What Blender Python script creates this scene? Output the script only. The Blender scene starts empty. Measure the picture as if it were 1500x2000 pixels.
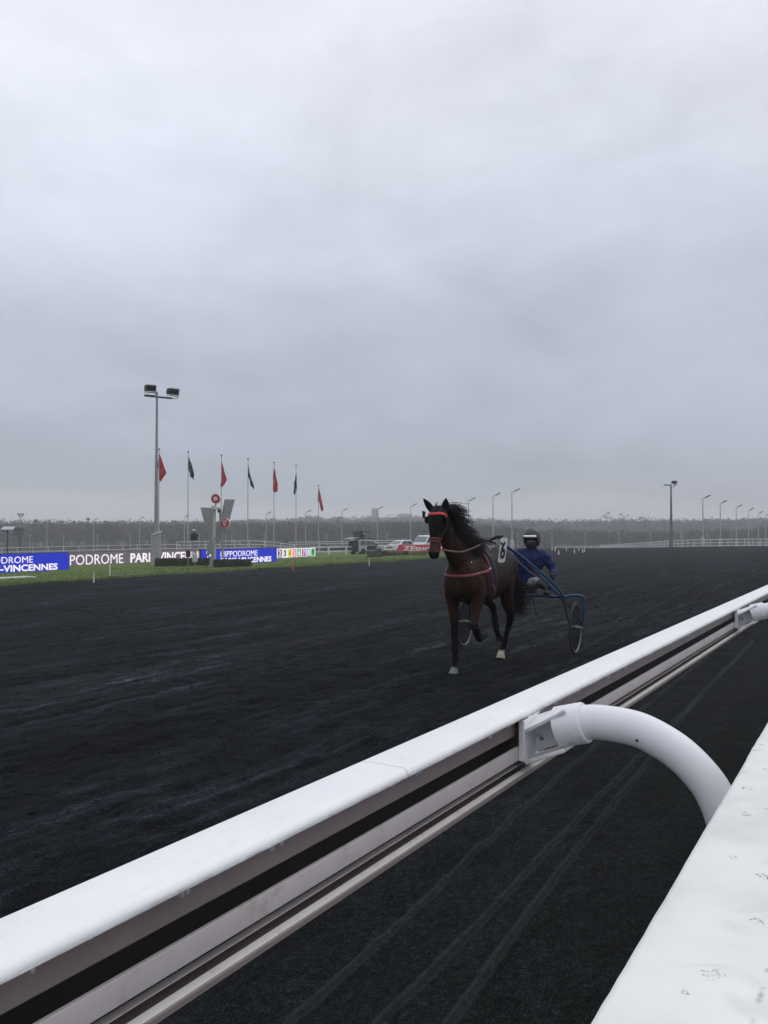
import bpy, bmesh, math, random
import numpy as np
from mathutils import Vector, Matrix
from mathutils.bvhtree import BVHTree
from math import sin, cos, pi, radians, hypot, atan2

# World frame: +X runs along the race track (away, to the right), +Y across it
# towards the infield, Z up.  The spectator stands at the origin.
SC = bpy.context.scene
CAM_H = 1.70
YAW = math.atan(0.622)              # angle between the view axis and the track
CS, SN = cos(YAW), sin(YAW)
F_PX = 1600.0                       # focal length for a 1500 x 2000 picture

# ------------------------------------------------------------------ camera
cam_data = bpy.data.cameras.new('camera')
cam = bpy.data.objects.new('camera', cam_data)
SC.collection.objects.link(cam)
cam_data.sensor_fit = 'VERTICAL'
cam_data.sensor_height = 36.0
cam_data.sensor_width = 27.0
cam_data.lens = 36.0 * F_PX / 2000.0
cam_data.clip_start = 0.05
cam_data.clip_end = 5000.0
cam.location = (0, 0, CAM_H)
cam.rotation_euler = (radians(90 + 1.253), 0, radians(-90) + YAW)
SC.camera = cam

# ------------------------------------------------------------------ world
SUN_EL, SUN_AZ = radians(48), radians(115)
world = bpy.data.worlds.new('World')
SC.world = world
world.use_nodes = True
wn, wl = world.node_tree.nodes, world.node_tree.links
wn.clear()
w_out = wn.new('ShaderNodeOutputWorld')
sky = wn.new('ShaderNodeTexSky')
sky.sky_type = 'NISHITA'
sky.sun_disc = False
sky.sun_elevation = SUN_EL
sky.sun_rotation = SUN_AZ
sky.air_density = 1.0
sky.dust_density = 4.0
bg_sky = wn.new('ShaderNodeBackground')
bg_sky.inputs[1].default_value = 0.05
wl.new(sky.outputs[0], bg_sky.inputs[0])
# overcast deck: brightness by elevation (as a real cloud deck), broken by noise
tc = wn.new('ShaderNodeTexCoord')
sep = wn.new('ShaderNodeSeparateXYZ'); wl.new(tc.outputs['Generated'], sep.inputs[0])
mp = wn.new('ShaderNodeMapping')
mp.inputs['Scale'].default_value = (1.0, 1.0, 2.1)
mp.inputs['Rotation'].default_value = (radians(6), radians(-5), 0)
wl.new(tc.outputs['Generated'], mp.inputs[0])
def wnoise(scale, detail, rough, dist):
    n = wn.new('ShaderNodeTexNoise')
    n.inputs['Scale'].default_value = scale
    n.inputs['Detail'].default_value = detail
    n.inputs['Roughness'].default_value = rough
    n.inputs['Distortion'].default_value = dist
    wl.new(mp.outputs[0], n.inputs['Vector'])
    return n.outputs['Fac']
def wmath(op, a, b, clamp=False):
    m = wn.new('ShaderNodeMath'); m.operation = op; m.use_clamp = clamp
    for i, v in enumerate((a, b)):
        if isinstance(v, (int, float)): m.inputs[i].default_value = v
        else: wl.new(v, m.inputs[i])
    return m.outputs[0]
n_big = wnoise(1.5, 3.0, 0.5, 0.5)
n_mid = wnoise(4.2, 6.0, 0.58, 0.35)
z_wob = wmath('ADD', sep.outputs['Z'], wmath('MULTIPLY', wmath('SUBTRACT', n_big, 0.5), 0.16))
ramp = wn.new('ShaderNodeValToRGB')
wl.new(z_wob, ramp.inputs[0])
er = ramp.color_ramp
STOPS = [(0.00, (0.66, 0.66, 0.655)), (0.025, (0.67, 0.668, 0.665)), (0.045, (0.485, 0.508, 0.550)),
         (0.085, (0.440, 0.475, 0.545)), (0.145, (0.490, 0.527, 0.615)), (0.26, (0.585, 0.622, 0.715)),
         (0.37, (0.700, 0.735, 0.825)), (0.50, (0.82, 0.84, 0.925)), (0.72, (0.98, 1.0, 1.06)), (1.0, (1.12, 1.13, 1.17))]
er.elements[0].position = STOPS[0][0]; er.elements[0].color = STOPS[0][1] + (1,)
er.elements[1].position = STOPS[-1][0]; er.elements[1].color = STOPS[-1][1] + (1,)
for p_, c_ in STOPS[1:-1]:
    e_ = er.elements.new(p_); e_.color = c_ + (1,)
n_fine = wnoise(11.0, 7.0, 0.60, 0.6)
gain = wmath('ADD', wmath('MULTIPLY', n_mid, 0.44), wmath('ADD', wmath('MULTIPLY', n_big, 0.46), 0.605))
gain = wmath('ADD', gain, wmath('MULTIPLY', wmath('SUBTRACT', n_fine, 0.5), 0.13))
hue = wn.new('ShaderNodeMix'); hue.data_type = 'RGBA'
wl.new(wnoise(3.1, 3.0, 0.5, 0.4), hue.inputs[0])
hue.inputs[6].default_value = (0.960, 1.015, 1.025, 1); hue.inputs[7].default_value = (1.018, 0.990, 1.010, 1)
tintm = wn.new('ShaderNodeMix'); tintm.data_type = 'RGBA'; tintm.blend_type = 'MULTIPLY'; tintm.inputs[0].default_value = 1.0
wl.new(ramp.outputs[0], tintm.inputs[6]); wl.new(hue.outputs[2], tintm.inputs[7])
bg_cloud = wn.new('ShaderNodeBackground')
wl.new(tintm.outputs[2], bg_cloud.inputs[0]); wl.new(gain, bg_cloud.inputs[1])
w_mix = wn.new('ShaderNodeMixShader'); w_mix.inputs[0].default_value = 0.95
wl.new(bg_sky.outputs[0], w_mix.inputs[1]); wl.new(bg_cloud.outputs[0], w_mix.inputs[2])
wl.new(w_mix.outputs[0], w_out.inputs[0])

sun_data = bpy.data.lights.new('sun', 'SUN')
sun_data.energy = 0.5
sun_data.angle = radians(50)
sun_data.color = (1.0, 0.97, 0.93)
sun = bpy.data.objects.new('sun', sun_data)
SC.collection.objects.link(sun)
sd = Vector((sin(SUN_AZ) * cos(SUN_EL), cos(SUN_AZ) * cos(SUN_EL), sin(SUN_EL)))
sun.rotation_euler = (-sd).to_track_quat('-Z', 'Y').to_euler()

vs = SC.view_settings
vs.view_transform = 'Standard'; vs.look = 'None'; vs.exposure = 0.0; vs.gamma = 1.0
vs.use_curve_mapping = False
SC.cycles.max_bounces = 6
SC.cycles.diffuse_bounces = 3
SC.cycles.volume_bounces = 0
SC.cycles.transparent_max_bounces = 12

# ------------------------------------------------------------------ helpers
rnd = random.Random(7)
COL = SC.collection

def smooth01(a, b, x):
    t = min(1.0, max(0.0, (x - a) / (b - a)))
    return t * t * (3 - 2 * t)

def terrain(t, p):
    """Height of the ground: cambered down towards the infield, falling away behind the bend."""
    z = -0.021 * min(max(p, -8.0), 285.0)
    r = hypot(t, p)
    w = 1.0 - smooth01(0.28, 0.50, p / max(r, 1.0))
    d = r - 108.0
    if d > 0:
        z -= w * min(4.2, 0.022 * d * d / (d + 14.0))
    return z

def line_at(px, p):
    """Point on the line Y = p seen in picture column px: (X, Y, distance)."""
    k = (px - 750.0) / F_PX
    d = p / (SN - k * CS)
    return (k * d * SN + d * CS, p, d)

def at(px, d):
    x = (px - 750.0) / F_PX * d
    return (x * SN + d * CS, -x * CS + d * SN)

def height_at(py, d):
    return CAM_H - (py - 1035.0) * d / F_PX

def link(o, parent=None):
    COL.objects.link(o)
    if parent is not None: o.parent = parent
    return o

def tag(o, label, cat, group=None):
    o['label'] = label; o['category'] = cat
    if group: o['group'] = group
    return o

def thing(name, loc, label, cat, rz=0.0, group=None):
    o = bpy.data.objects.new(name, None)
    o.empty_display_size = 0.2
    o.location = loc; o.rotation_euler = (0, 0, rz)
    link(o); tag(o, label, cat, group)
    return o

def copy_tree(o, parent=None):
    c = o.copy(); COL.objects.link(c)
    if parent is not None: c.parent = parent
    for ch in list(o.children): copy_tree(ch, c)
    return c

def catmull(pts, n):
    """Smooth resampling of a list of equal-length tuples, n steps per span."""
    P = [np.array(p, float) for p in pts]
    if len(P) < 3:
        return [tuple(P[0] + (P[-1] - P[0]) * i / n) for i in range(n + 1)]
    P = [2 * P[0] - P[1]] + P + [2 * P[-1] - P[-2]]
    out = []
    for i in range(1, len(P) - 2):
        a, b, c, d = P[i - 1], P[i], P[i + 1], P[i + 2]
        for k in range(n):
            u = k / n
            out.append(tuple(0.5 * (2 * b + (c - a) * u + (2 * a - 5 * b + 4 * c - d) * u * u + (3 * b - a - 3 * c + d) * u ** 3)))
    out.append(tuple(P[-2]))
    return out

class MB:
    """Collects simple shapes and links them as one mesh object."""
    def __init__(self): self.v = []; self.f = []; self.mi = []
    def add(self, vs_, fs, mi=0):
        o = len(self.v)
        self.v += [tuple(v) for v in vs_]
        self.f += [tuple(i + o for i in f) for f in fs]
        self.mi += [mi] * len(fs)
        return self
    def box(self, c, s, rot=None, mi=0):
        x, y, z = s[0] / 2, s[1] / 2, s[2] / 2
        vs_ = [Vector(q) for q in ((-x, -y, -z), (x, -y, -z), (x, y, -z), (-x, y, -z), (-x, -y, z), (x, -y, z), (x, y, z), (-x, y, z))]
        if rot is not None: vs_ = [rot @ q for q in vs_]
        c = Vector(c)
        return self.add([q + c for q in vs_], [(3, 2, 1, 0), (4, 5, 6, 7), (0, 1, 5, 4), (1, 2, 6, 5), (2, 3, 7, 6), (3, 0, 4, 7)], mi)
    def tube(self, pts, r, seg=8, caps=True, axis=None, mi=0):
        """pts list of 3D points, r a radius, list of radii or list of (ra, rb); axis = reference for ra."""
        P = [Vector(p) for p in pts]; n = len(P)
        R = r if isinstance(r, (list, tuple)) and len(r) == n else [r] * n
        ref0 = Vector(axis) if axis is not None else None
        rings = []; prev = None
        for i in range(n):
            tg = (P[min(i + 1, n - 1)] - P[max(i - 1, 0)])
            tg = tg.normalized() if tg.length > 1e-9 else Vector((0, 0, 1))
            if ref0 is not None: a = ref0 - tg * ref0.dot(tg)
            elif prev is None:
                q = Vector((0, 0, 1)) if abs(tg.z) < 0.9 else Vector((1, 0, 0))
                a = q - tg * q.dot(tg)
            else: a = prev - tg * prev.dot(tg)
            if a.length < 1e-6: a = tg.orthogonal()
            a.normalize(); b = tg.cross(a); prev = a
            ra, rb = R[i] if isinstance(R[i], (list, tuple)) else (R[i], R[i])
            rings.append([P[i] + a * (cos(2 * pi * k / seg) * ra) + b * (sin(2 * pi * k / seg) * rb) for k in range(seg)])
        vs_ = [q for g in rings for q in g]; fs = []
        for i in range(n - 1):
            for k in range(seg):
                k2 = (k + 1) % seg
                fs.append((i * seg + k, i * seg + k2, (i + 1) * seg + k2, (i + 1) * seg + k))
        if caps:
            fs.append(tuple(range(seg - 1, -1, -1)))
            fs.append(tuple((n - 1) * seg + k for k in range(seg)))
        return self.add(vs_, fs, mi)
    def ball(self, c, r, seg=12, rings=8, mi=0):
        rx, ry, rz = r if isinstance(r, (list, tuple)) else (r, r, r)
        vs_ = [(c[0], c[1], c[2] - rz)]
        for i in range(1, rings):
            th = -pi / 2 + pi * i / rings
            for k in range(seg):
                vs_.append((c[0] + rx * cos(th) * cos(2 * pi * k / seg), c[1] + ry * cos(th) * sin(2 * pi * k / seg), c[2] + rz * sin(th)))
        vs_.append((c[0], c[1], c[2] + rz)); N = len(vs_) - 1; fs = []
        for k in range(seg):
            k2 = (k + 1) % seg
            fs.append((0, 1 + k2, 1 + k)); fs.append((N, N - seg + k, N - seg + k2))
            for i in range(rings - 2):
                a = 1 + i * seg
                fs.append((a + k, a + k2, a + seg + k2, a + seg + k))
        return self.add(vs_, fs, mi)
    def lathe(self, prof, seg=20, M=None, mi=0, ring=False):
        """prof: list of (radius, height) about local Z, placed by matrix M."""
        vs_ = []; fs = []; n = len(prof)
        for r_, h_ in prof:
            for k in range(seg):
                q = Vector((r_ * cos(2 * pi * k / seg), r_ * sin(2 * pi * k / seg), h_))
                vs_.append(M @ q if M is not None else q)
        for i in range(n - 1):
            for k in range(seg):
                k2 = (k + 1) % seg
                fs.append((i * seg + k, i * seg + k2, (i + 1) * seg + k2, (i + 1) * seg + k))
        if ring:
            for k in range(seg): fs.append(((n - 1) * seg + k, (n - 1) * seg + (k + 1) % seg, (k + 1) % seg, k))
        else:
            fs.append(tuple(range(seg - 1, -1, -1))); fs.append(tuple((n - 1) * seg + k for k in range(seg)))
        return self.add(vs_, fs, mi)
    def prism(self, poly, depth, M=None, mi=0):
        """2D polygon (x, z) extruded along Y by depth about y = 0."""
        n = len(poly)
        vs_ = [Vector((x, -depth / 2, z)) for x, z in poly] + [Vector((x, depth / 2, z)) for x, z in poly]
        if M is not None: vs_ = [M @ q for q in vs_]
        fs = [tuple(range(n)), tuple(range(2 * n - 1, n - 1, -1))]
        for k in range(n):
            k2 = (k + 1) % n
            fs.append((k, n + k, n + k2, k2))
        return self.add(vs_, fs, mi)
    def mesh(self, name, mats, angle=35):
        me = bpy.data.meshes.new(name)
        me.from_pydata(self.v, [], self.f); me.update()
        bm = bmesh.new(); bm.from_mesh(me)
        bmesh.ops.recalc_face_normals(bm, faces=bm.faces)
        bm.to_mesh(me); bm.free()
        for m in (mats if isinstance(mats, (list, tuple)) else [mats]): me.materials.append(m)
        me.polygons.foreach_set('material_index', self.mi)
        if angle:
            me.shade_smooth()
            me.set_sharp_from_angle(angle=radians(angle))
        return me
    def build(self, name, mats, parent=None, angle=35, bevel=0.0, bseg=2):
        o = bpy.data.objects.new(name, self.mesh(name, mats, angle))
        link(o, parent)
        if bevel:
            b = o.modifiers.new('bevel', 'BEVEL'); b.width = bevel; b.segments = bseg
            b.limit_method = 'ANGLE'; b.angle_limit = radians(40)
        return o

def fused(parts, voxel, iters, fac=0.5):
    """One continuous skin over overlapping tubes (voxel remesh, then relaxed)."""
    me = parts.mesh('fused', [], angle=0)
    o = bpy.data.objects.new('fused', me); link(o)
    r = o.modifiers.new('r', 'REMESH'); r.mode = 'VOXEL'; r.voxel_size = voxel
    s = o.modifiers.new('s', 'SMOOTH'); s.factor = fac; s.iterations = iters
    dg = bpy.context.evaluated_depsgraph_get()
    out = bpy.data.meshes.new_from_object(o.evaluated_get(dg))
    bpy.data.objects.remove(o); bpy.data.meshes.remove(me)
    out.shade_smooth()
    return out

def mesh_points(me):
    a = np.empty(len(me.vertices) * 3); me.vertices.foreach_get('co', a)
    return a.reshape(-1, 3)

def set_colours(me, rgb, name='tint'):
    at_ = me.color_attributes.new(name, 'FLOAT_COLOR', 'POINT')
    a = np.ones((len(me.vertices), 4), np.float32); a[:, :3] = rgb
    at_.data.foreach_set('color', a.ravel())

# ------------------------------------------------------------------ numpy noise
_lat = np.random.RandomState(3).rand(256, 256)
def vnoise(x, y, seed=0):
    x = x + seed * 17.31; y = y + seed * 9.77
    xi = np.floor(x).astype(int); yi = np.floor(y).astype(int)
    fx = x - xi; fy = y - yi
    fx = fx * fx * (3 - 2 * fx); fy = fy * fy * (3 - 2 * fy)
    g = lambda a, b: _lat[a % 256, b % 256]
    return (g(xi, yi) * (1 - fx) + g(xi + 1, yi) * fx) * (1 - fy) + (g(xi, yi + 1) * (1 - fx) + g(xi + 1, yi + 1) * fx) * fy

# ------------------------------------------------------------------ materials
def new_mat(name):
    m = bpy.data.materials.new(name); m.use_nodes = True
    nt = m.node_tree; nt.nodes.clear()
    out = nt.nodes.new('ShaderNodeOutputMaterial')
    b = nt.nodes.new('ShaderNodeBsdfPrincipled')
    nt.links.new(b.outputs[0], out.inputs[0])
    return m, nt, b

def tex_coord(nt, scale=(1, 1, 1), rot=(0, 0, 0)):
    t = nt.nodes.new('ShaderNodeTexCoord'); m = nt.nodes.new('ShaderNodeMapping')
    m.inputs['Scale'].default_value = scale; m.inputs['Rotation'].default_value = rot
    nt.links.new(t.outputs['Object'], m.inputs[0])
    return m.outputs[0]

def noise(nt, vec, scale, detail=4, rough=0.55, dist=0.0):
    n = nt.nodes.new('ShaderNodeTexNoise')
    n.inputs['Scale'].default_value = scale; n.inputs['Detail'].default_value = detail
    n.inputs['Roughness'].default_value = rough; n.inputs['Distortion'].default_value = dist
    nt.links.new(vec, n.inputs['Vector'])
    return n.outputs['Fac']

def ramp_node(nt, fac, stops):
    r = nt.nodes.new('ShaderNodeValToRGB'); e = r.color_ramp
    e.elements[0].position = stops[0][0]; e.elements[0].color = tuple(stops[0][1]) + (1,)
    e.elements[1].position = stops[-1][0]; e.elements[1].color = tuple(stops[-1][1]) + (1,)
    for p_, c_ in stops[1:-1]:
        q = e.elements.new(p_); q.color = tuple(c_) + (1,)
    nt.links.new(fac, r.inputs[0])
    return r.outputs[0]

def mix_rgb(nt, fac, a, b, mode='MIX'):
    m = nt.nodes.new('ShaderNodeMix'); m.data_type = 'RGBA'; m.blend_type = mode
    for i, v in ((0, fac), (6, a), (7, b)):
        if isinstance(v, (int, float)): m.inputs[i].default_value = v
        elif isinstance(v, (tuple, list)): m.inputs[i].default_value = tuple(v) + (1,)
        else: nt.links.new(v, m.inputs[i])
    return m.outputs[2]

def bump(nt, b, h, strength, dist, chain=None):
    n = nt.nodes.new('ShaderNodeBump')
    n.inputs['Strength'].default_value = strength; n.inputs['Distance'].default_value = dist
    nt.links.new(h, n.inputs['Height'])
    if chain is not None: nt.links.new(chain, n.inputs['Normal'])
    nt.links.new(n.outputs[0], b.inputs['Normal'])
    return n.outputs[0]

def simple(name, col, rough=0.6, metal=0.0, var=0.18, nscale=6.0, bumps=0.0, bscale=60.0, spec=0.5, dirt=None):
    m, nt, b = new_mat(name)
    v = tex_coord(nt)
    n = noise(nt, v, nscale, 5)
    lo = tuple(c * (1 - var) for c in col); hi = tuple(min(1, c * (1 + var)) for c in col)
    c = ramp_node(nt, n, [(0.3, lo), (0.7, hi)])
    if dirt:
        d = noise(nt, v, nscale * 2.7, 7, 0.7)
        k = ramp_node(nt, d, [(0.55, (0, 0, 0)), (0.72, (1, 1, 1))])
        c = mix_rgb(nt, k, c, dirt)
    nt.links.new(c, b.inputs['Base Color'])
    b.inputs['Roughness'].default_value = rough; b.inputs['Metallic'].default_value = metal
    b.inputs['Specular IOR Level'].default_value = spec
    if bumps: bump(nt, b, noise(nt, v, bscale, 3), bumps, 0.01)
    return m

def tinted(name, rough=0.7, spec=0.3, attr='tint', nscale=0, namp=0.3, bumps=0.0):
    m, nt, b = new_mat(name)
    a = nt.nodes.new('ShaderNodeAttribute'); a.attribute_name = attr
    c = a.outputs['Color']
    if nscale:
        v = tex_coord(nt); n = noise(nt, v, nscale, 6, 0.65)
        k = ramp_node(nt, n, [(0.3, (1 - namp,) * 3), (0.7, (1 + namp,) * 3)])
        c = mix_rgb(nt, 1.0, c, k, 'MULTIPLY')
        if bumps: bump(nt, b, n, bumps, 0.01)
    nt.links.new(c, b.inputs['Base Color'])
    b.inputs['Roughness'].default_value = rough; b.inputs['Specular IOR Level'].default_value = spec
    return m

def glow(name, col, strength, led=True):
    """Lit LED screen surface: fine pixel grid modulates what it gives off."""
    m, nt, b = new_mat(name)
    b.inputs['Base Color'].default_value = (0.01, 0.01, 0.012, 1)
    b.inputs['Roughness'].default_value = 0.5
    n = noise(nt, tex_coord(nt, (1, 1, 1)), 1.3, 2)
    c = ramp_node(nt, n, [(0.25, tuple(x * 0.86 for x in col)), (0.75, tuple(x * 1.1 for x in col))])
    nt.links.new(c, b.inputs['Emission Color']); b.inputs['Emission Strength'].default_value = strength
    return m

def text_mesh(s, name, mat, parent, height, width, x0, z0, y, bold=0.0, depth=0.012, cut=None):
    """Lettering in the XZ plane facing -Y, its left end at x0, its base line at z0."""
    cu = bpy.data.curves.new(name, 'FONT'); cu.body = s; cu.size = 1.0; cu.offset = bold
    cu.extrude = 0.01; cu.resolution_u = 3
    o = bpy.data.objects.new(name, cu); link(o)
    dg = bpy.context.evaluated_depsgraph_get()
    me = bpy.data.meshes.new_from_object(o.evaluated_get(dg))
    bpy.data.objects.remove(o); bpy.data.curves.remove(cu)
    P = mesh_points(me)
    lo, hi = P.min(0), P.max(0)
    Q = np.empty_like(P)
    Q[:, 0] = x0 + (P[:, 0] - lo[0]) / (hi[0] - lo[0]) * width
    Q[:, 2] = z0 + (P[:, 1] - lo[1]) / (hi[1] - lo[1]) * height
    Q[:, 1] = y - (P[:, 2] - lo[2]) / max(hi[2] - lo[2], 1e-6) * depth
    me.vertices.foreach_set('co', Q.ravel()); me.update()
    if cut is not None:                     # keep what lies inside the screen
        bm = bmesh.new(); bm.from_mesh(me)
        for xx, nn in ((cut[0], -1), (cut[1], 1)):
            bmesh.ops.bisect_plane(bm, geom=bm.verts[:] + bm.edges[:] + bm.faces[:], plane_co=(xx, 0, 0), plane_no=(nn, 0, 0), clear_outer=True)
        bm.to_mesh(me); bm.free()
    me.materials.clear(); me.materials.append(mat)
    return link(bpy.data.objects.new(name, me), parent)

# ================================================================== materials of the setting
def sand_material():
    m, nt, b = new_mat('black_track_sand')
    t = nt.nodes.new('ShaderNodeTexCoord')
    def mapped(scale, rz=0.0):
        q = nt.nodes.new('ShaderNodeMapping'); q.inputs['Scale'].default_value = scale
        q.inputs['Rotation'].default_value = (0, 0, rz)
        nt.links.new(t.outputs['Object'], q.inputs[0]); return q.outputs[0]
    def mul(a, stops, fac=1.0): return mix_rgb(nt, fac, a[0], ramp_node(nt, a[1], stops), 'MULTIPLY')
    qa = nt.nodes.new('ShaderNodeAttribute'); qa.attribute_name = 'worked'
    # bands raked along the track, finer harrow lines, and hoof-churned blotches with the lumps' light and dark put into the colour
    streak = noise(nt, mapped((0.07, 0.95, 1), radians(1.5)), 1.0, 6, 0.62, 0.45)
    lines = noise(nt, mapped((0.28, 5.5, 1), radians(2)), 1.0, 7, 0.68, 0.5)
    churn = noise(nt, mapped((1.6, 3.4, 1)), 1.0, 7, 0.70, 0.9)
    patch = noise(nt, mapped((0.13, 0.26, 1)), 1.0, 4, 0.5)
    grain = noise(nt, mapped((1, 1, 1)), 95.0, 3, 0.8)
    crumb = noise(nt, mapped((1, 1, 1)), 26.0, 5, 0.75)
    work = ramp_node(nt, streak, [(0.34, (0.0052, 0.0062, 0.0072)), (0.47, (0.0070, 0.0082, 0.0101)), (0.56, (0.0112, 0.0127, 0.0158)), (0.66, (0.0155, 0.0166, 0.0192))])
    work = mul((work, lines), [(0.34, (0.50,) * 3), (0.48, (0.85,) * 3), (0.56, (1.35,) * 3), (0.66, (3.0,) * 3)])
    work = mul((work, churn), [(0.34, (0.52,) * 3), (0.47, (0.85,) * 3), (0.55, (1.2,) * 3), (0.66, (2.0,) * 3)])
    work = mul((work, patch), [(0.35, (0.62, 0.68, 0.72)), (0.65, (1.00, 1.03, 1.09))])
    calm = ramp_node(nt, patch, [(0.35, (0.0100, 0.0117, 0.0117)), (0.65, (0.0126, 0.0143, 0.0150))])
    c = mix_rgb(nt, qa.outputs['Fac'], calm, work)
    rg = nt.nodes.new('ShaderNodeAttribute'); rg.attribute_name = 'pressed'
    c = mul((c, crumb), [(0.36, (0.55,) * 3), (0.5, (0.95,) * 3), (0.64, (1.7,) * 3)])
    c = mul((c, grain), [(0.42, (0.45,) * 3), (0.50, (0.9,) * 3), (0.56, (1.4,) * 3), (0.61, (2.5, 2.45, 2.4))])
    c = mix_rgb(nt, rg.outputs['Fac'], c, mul((ramp_node(nt, patch, [(0.3, (0.036, 0.039, 0.0405)), (0.7, (0.041, 0.0440, 0.046))]), crumb), [(0.36, (0.75,) * 3), (0.64, (1.25,) * 3)]))
    nt.links.new(c, b.inputs['Base Color'])
    b.inputs['Roughness'].default_value = 0.95
    b.inputs['Specular IOR Level'].default_value = 0.08
    n1 = bump(nt, b, grain, 0.8, 0.006)
    n2 = bump(nt, b, crumb, 0.8, 0.012, n1)
    bump(nt, b, churn, 0.9, 0.10, n2)
    return m

M_SAND = sand_material()

def grass_material():
    m, nt, b = new_mat('winter_grass')
    v = tex_coord(nt)
    n = noise(nt, v, 0.35, 6, 0.6); f = noise(nt, v, 9.0, 5, 0.75)
    c = ramp_node(nt, n, [(0.30, (0.088, 0.130, 0.036)), (0.5, (0.105, 0.158, 0.040)), (0.70, (0.140, 0.172, 0.058))])
    k = ramp_node(nt, f, [(0.28, (0.55,) * 3), (0.5, (0.95,) * 3), (0.72, (1.5, 1.4, 1.2))])
    c = mix_rgb(nt, 1.0, c, k, 'MULTIPLY')
    nt.links.new(c, b.inputs['Base Color']); b.inputs['Roughness'].default_value = 0.95
    b.inputs['Specular IOR Level'].default_value = 0.1
    bump(nt, b, f, 1.0, 0.08)
    return m
M_GRASS = grass_material()
M_FIELD = simple('rough_field', (0.075, 0.078, 0.040), 0.95, var=0.35, nscale=0.05, spec=0.1)
M_WHITE = simple('white_plastic', (0.80, 0.80, 0.80), 0.38, var=0.03, nscale=3, spec=0.45, bumps=0.05, bscale=9)
M_FENCE = simple('white_fence_paint', (0.62, 0.62, 0.61), 0.6, var=0.05, nscale=1.0)
M_STEEL = simple('galvanised_steel', (0.26, 0.275, 0.29), 0.5, 0.2, 0.15, 1.5)
M_DARK = simple('dark_housing', (0.022, 0.024, 0.028), 0.6, var=0.2)
M_LENS = simple('lamp_glass', (0.75, 0.77, 0.80), 0.15, var=0.02)
M_CONC = simple('pale_concrete', (0.40, 0.40, 0.38), 0.85, var=0.2, nscale=3, bumps=0.3)
M_BLACK = simple('black_plastic', (0.015, 0.015, 0.017), 0.5)

# ================================================================== ground sheets
def sheet(name, X, Y, Z, mat, kind='structure'):
    ny, nx = X.shape
    V = np.stack([X, Y, Z], -1).reshape(-1, 3)
    i = np.arange(ny - 1)[:, None] * nx + np.arange(nx - 1)[None, :]
    Fq = np.stack([i, i + 1, i + nx + 1, i + nx], -1).reshape(-1, 4)
    me = bpy.data.meshes.new(name)
    me.vertices.add(len(V)); me.vertices.foreach_set('co', V.ravel().astype(np.float32))
    me.loops.add(Fq.size); me.loops.foreach_set('vertex_index', Fq.ravel().astype(np.int32))
    me.polygons.add(len(Fq)); me.polygons.foreach_set('loop_start', np.arange(0, Fq.size, 4, dtype=np.int32))
    me.update(calc_edges=True); me.validate()
    me.materials.append(mat); me.shade_smooth()
    o = link(bpy.data.objects.new(name, me)); o['kind'] = kind
    return o

def np_smooth(a, b, x):
    u = np.clip((x - a) / (b - a), 0, 1); return u * u * (3 - 2 * u)

def np_terrain(t, p):
    z = -0.021 * np.clip(p, -8, 285)
    r = np.hypot(t, p); w = 1 - np_smooth(0.28, 0.50, p / np.maximum(r, 1.0))
    d = np.maximum(r - 108, 0)
    return z - w * np.minimum(4.2, 0.022 * d * d / (d + 14))

def spaced(*spans):
    out = []
    for a, b, s in spans: out += list(np.arange(a, b, s))
    return np.array(out + [spans[-1][1]])

# the land out to the horizon, rising to a low wooded ridge far off
ang = np.linspace(0, 2 * pi, 181)
rad = np.concatenate([np.linspace(0.0, 100, 30), np.geomspace(105, 1300, 60)])
A, R = np.meshgrid(ang, rad)
TX, TY = R * np.cos(A), R * np.sin(A)
ridge = np_smooth(430, 900, R) * (13 + 9 * np.cos(A * 3 + 0.7) + 7 * np.cos(A * 7 + 2.0))
zf = np_terrain(TX, TY) - 0.12 + ridge
zf -= np_smooth(250, 330, R) * (1 - np_smooth(380, 600, R)) * 0.6
sheet('ground', TX, TY, zf, M_FIELD)

# the sand track: harrowed ridges run along it, hoof-churned lumps over it
tx = spaced((-14, -1, 0.25), (-1, 14, 0.045), (14, 40, 0.13), (40, 240, 1.2))
ty = spaced((-6, 0.2, 0.2), (0.2, 0.7, 0.03), (0.7, 2.7, 0.0075), (2.7, 8, 0.045), (8, 33, 0.14), (33, 120, 2.0))
TX, TY = np.meshgrid(tx, ty)
zt = np_terrain(TX, TY)
inner = np_smooth(0.9, 2.6, TY)                      # quiet strip under the rail
fade = 1 - np_smooth(25, 60, TX)
drift = 0.10 * vnoise(TX * 0.25, TY * 0.3, 9)
d = (vnoise(TX * 0.30, (TY + drift) * 2.3, 1) - 0.5) * 0.030
d += (vnoise(TX * 0.9, (TY + drift) * 7.0, 2) - 0.5) * 0.022
lump = vnoise(TX * 3.2, TY * 5.5, 3) * vnoise(TX * 0.8, TY * 1.2, 4)
d += (lump - 0.25) * 0.060
d += (vnoise(TX * 10, TY * 10, 5) - 0.5) * 0.024
zt = zt + d * (0.10 + 0.90 * inner) * fade + (vnoise(TX * 9, TY * 9, 6) - 0.5) * 0.004
GROOVES = [[(-1, 1.64), (0.6, 1.73), (2.28, 1.822), (3.9, 1.92), (5.57, 2.0), (9.08, 2.12), (14, 2.25)],
           [(-1, 1.41), (0.8, 1.47), (2.43, 1.534), (4.0, 1.59), (5.64, 1.636), (6.33, 1.652), (10.97, 1.786), (14, 1.88)],
           [(-1, 1.05), (0.9, 1.18), (2.53, 1.324), (3.99, 1.444), (6.22, 1.563), (7.36, 1.64), (10.97, 1.80), (14, 1.89)]]
pressed = np.zeros_like(TX)
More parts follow.
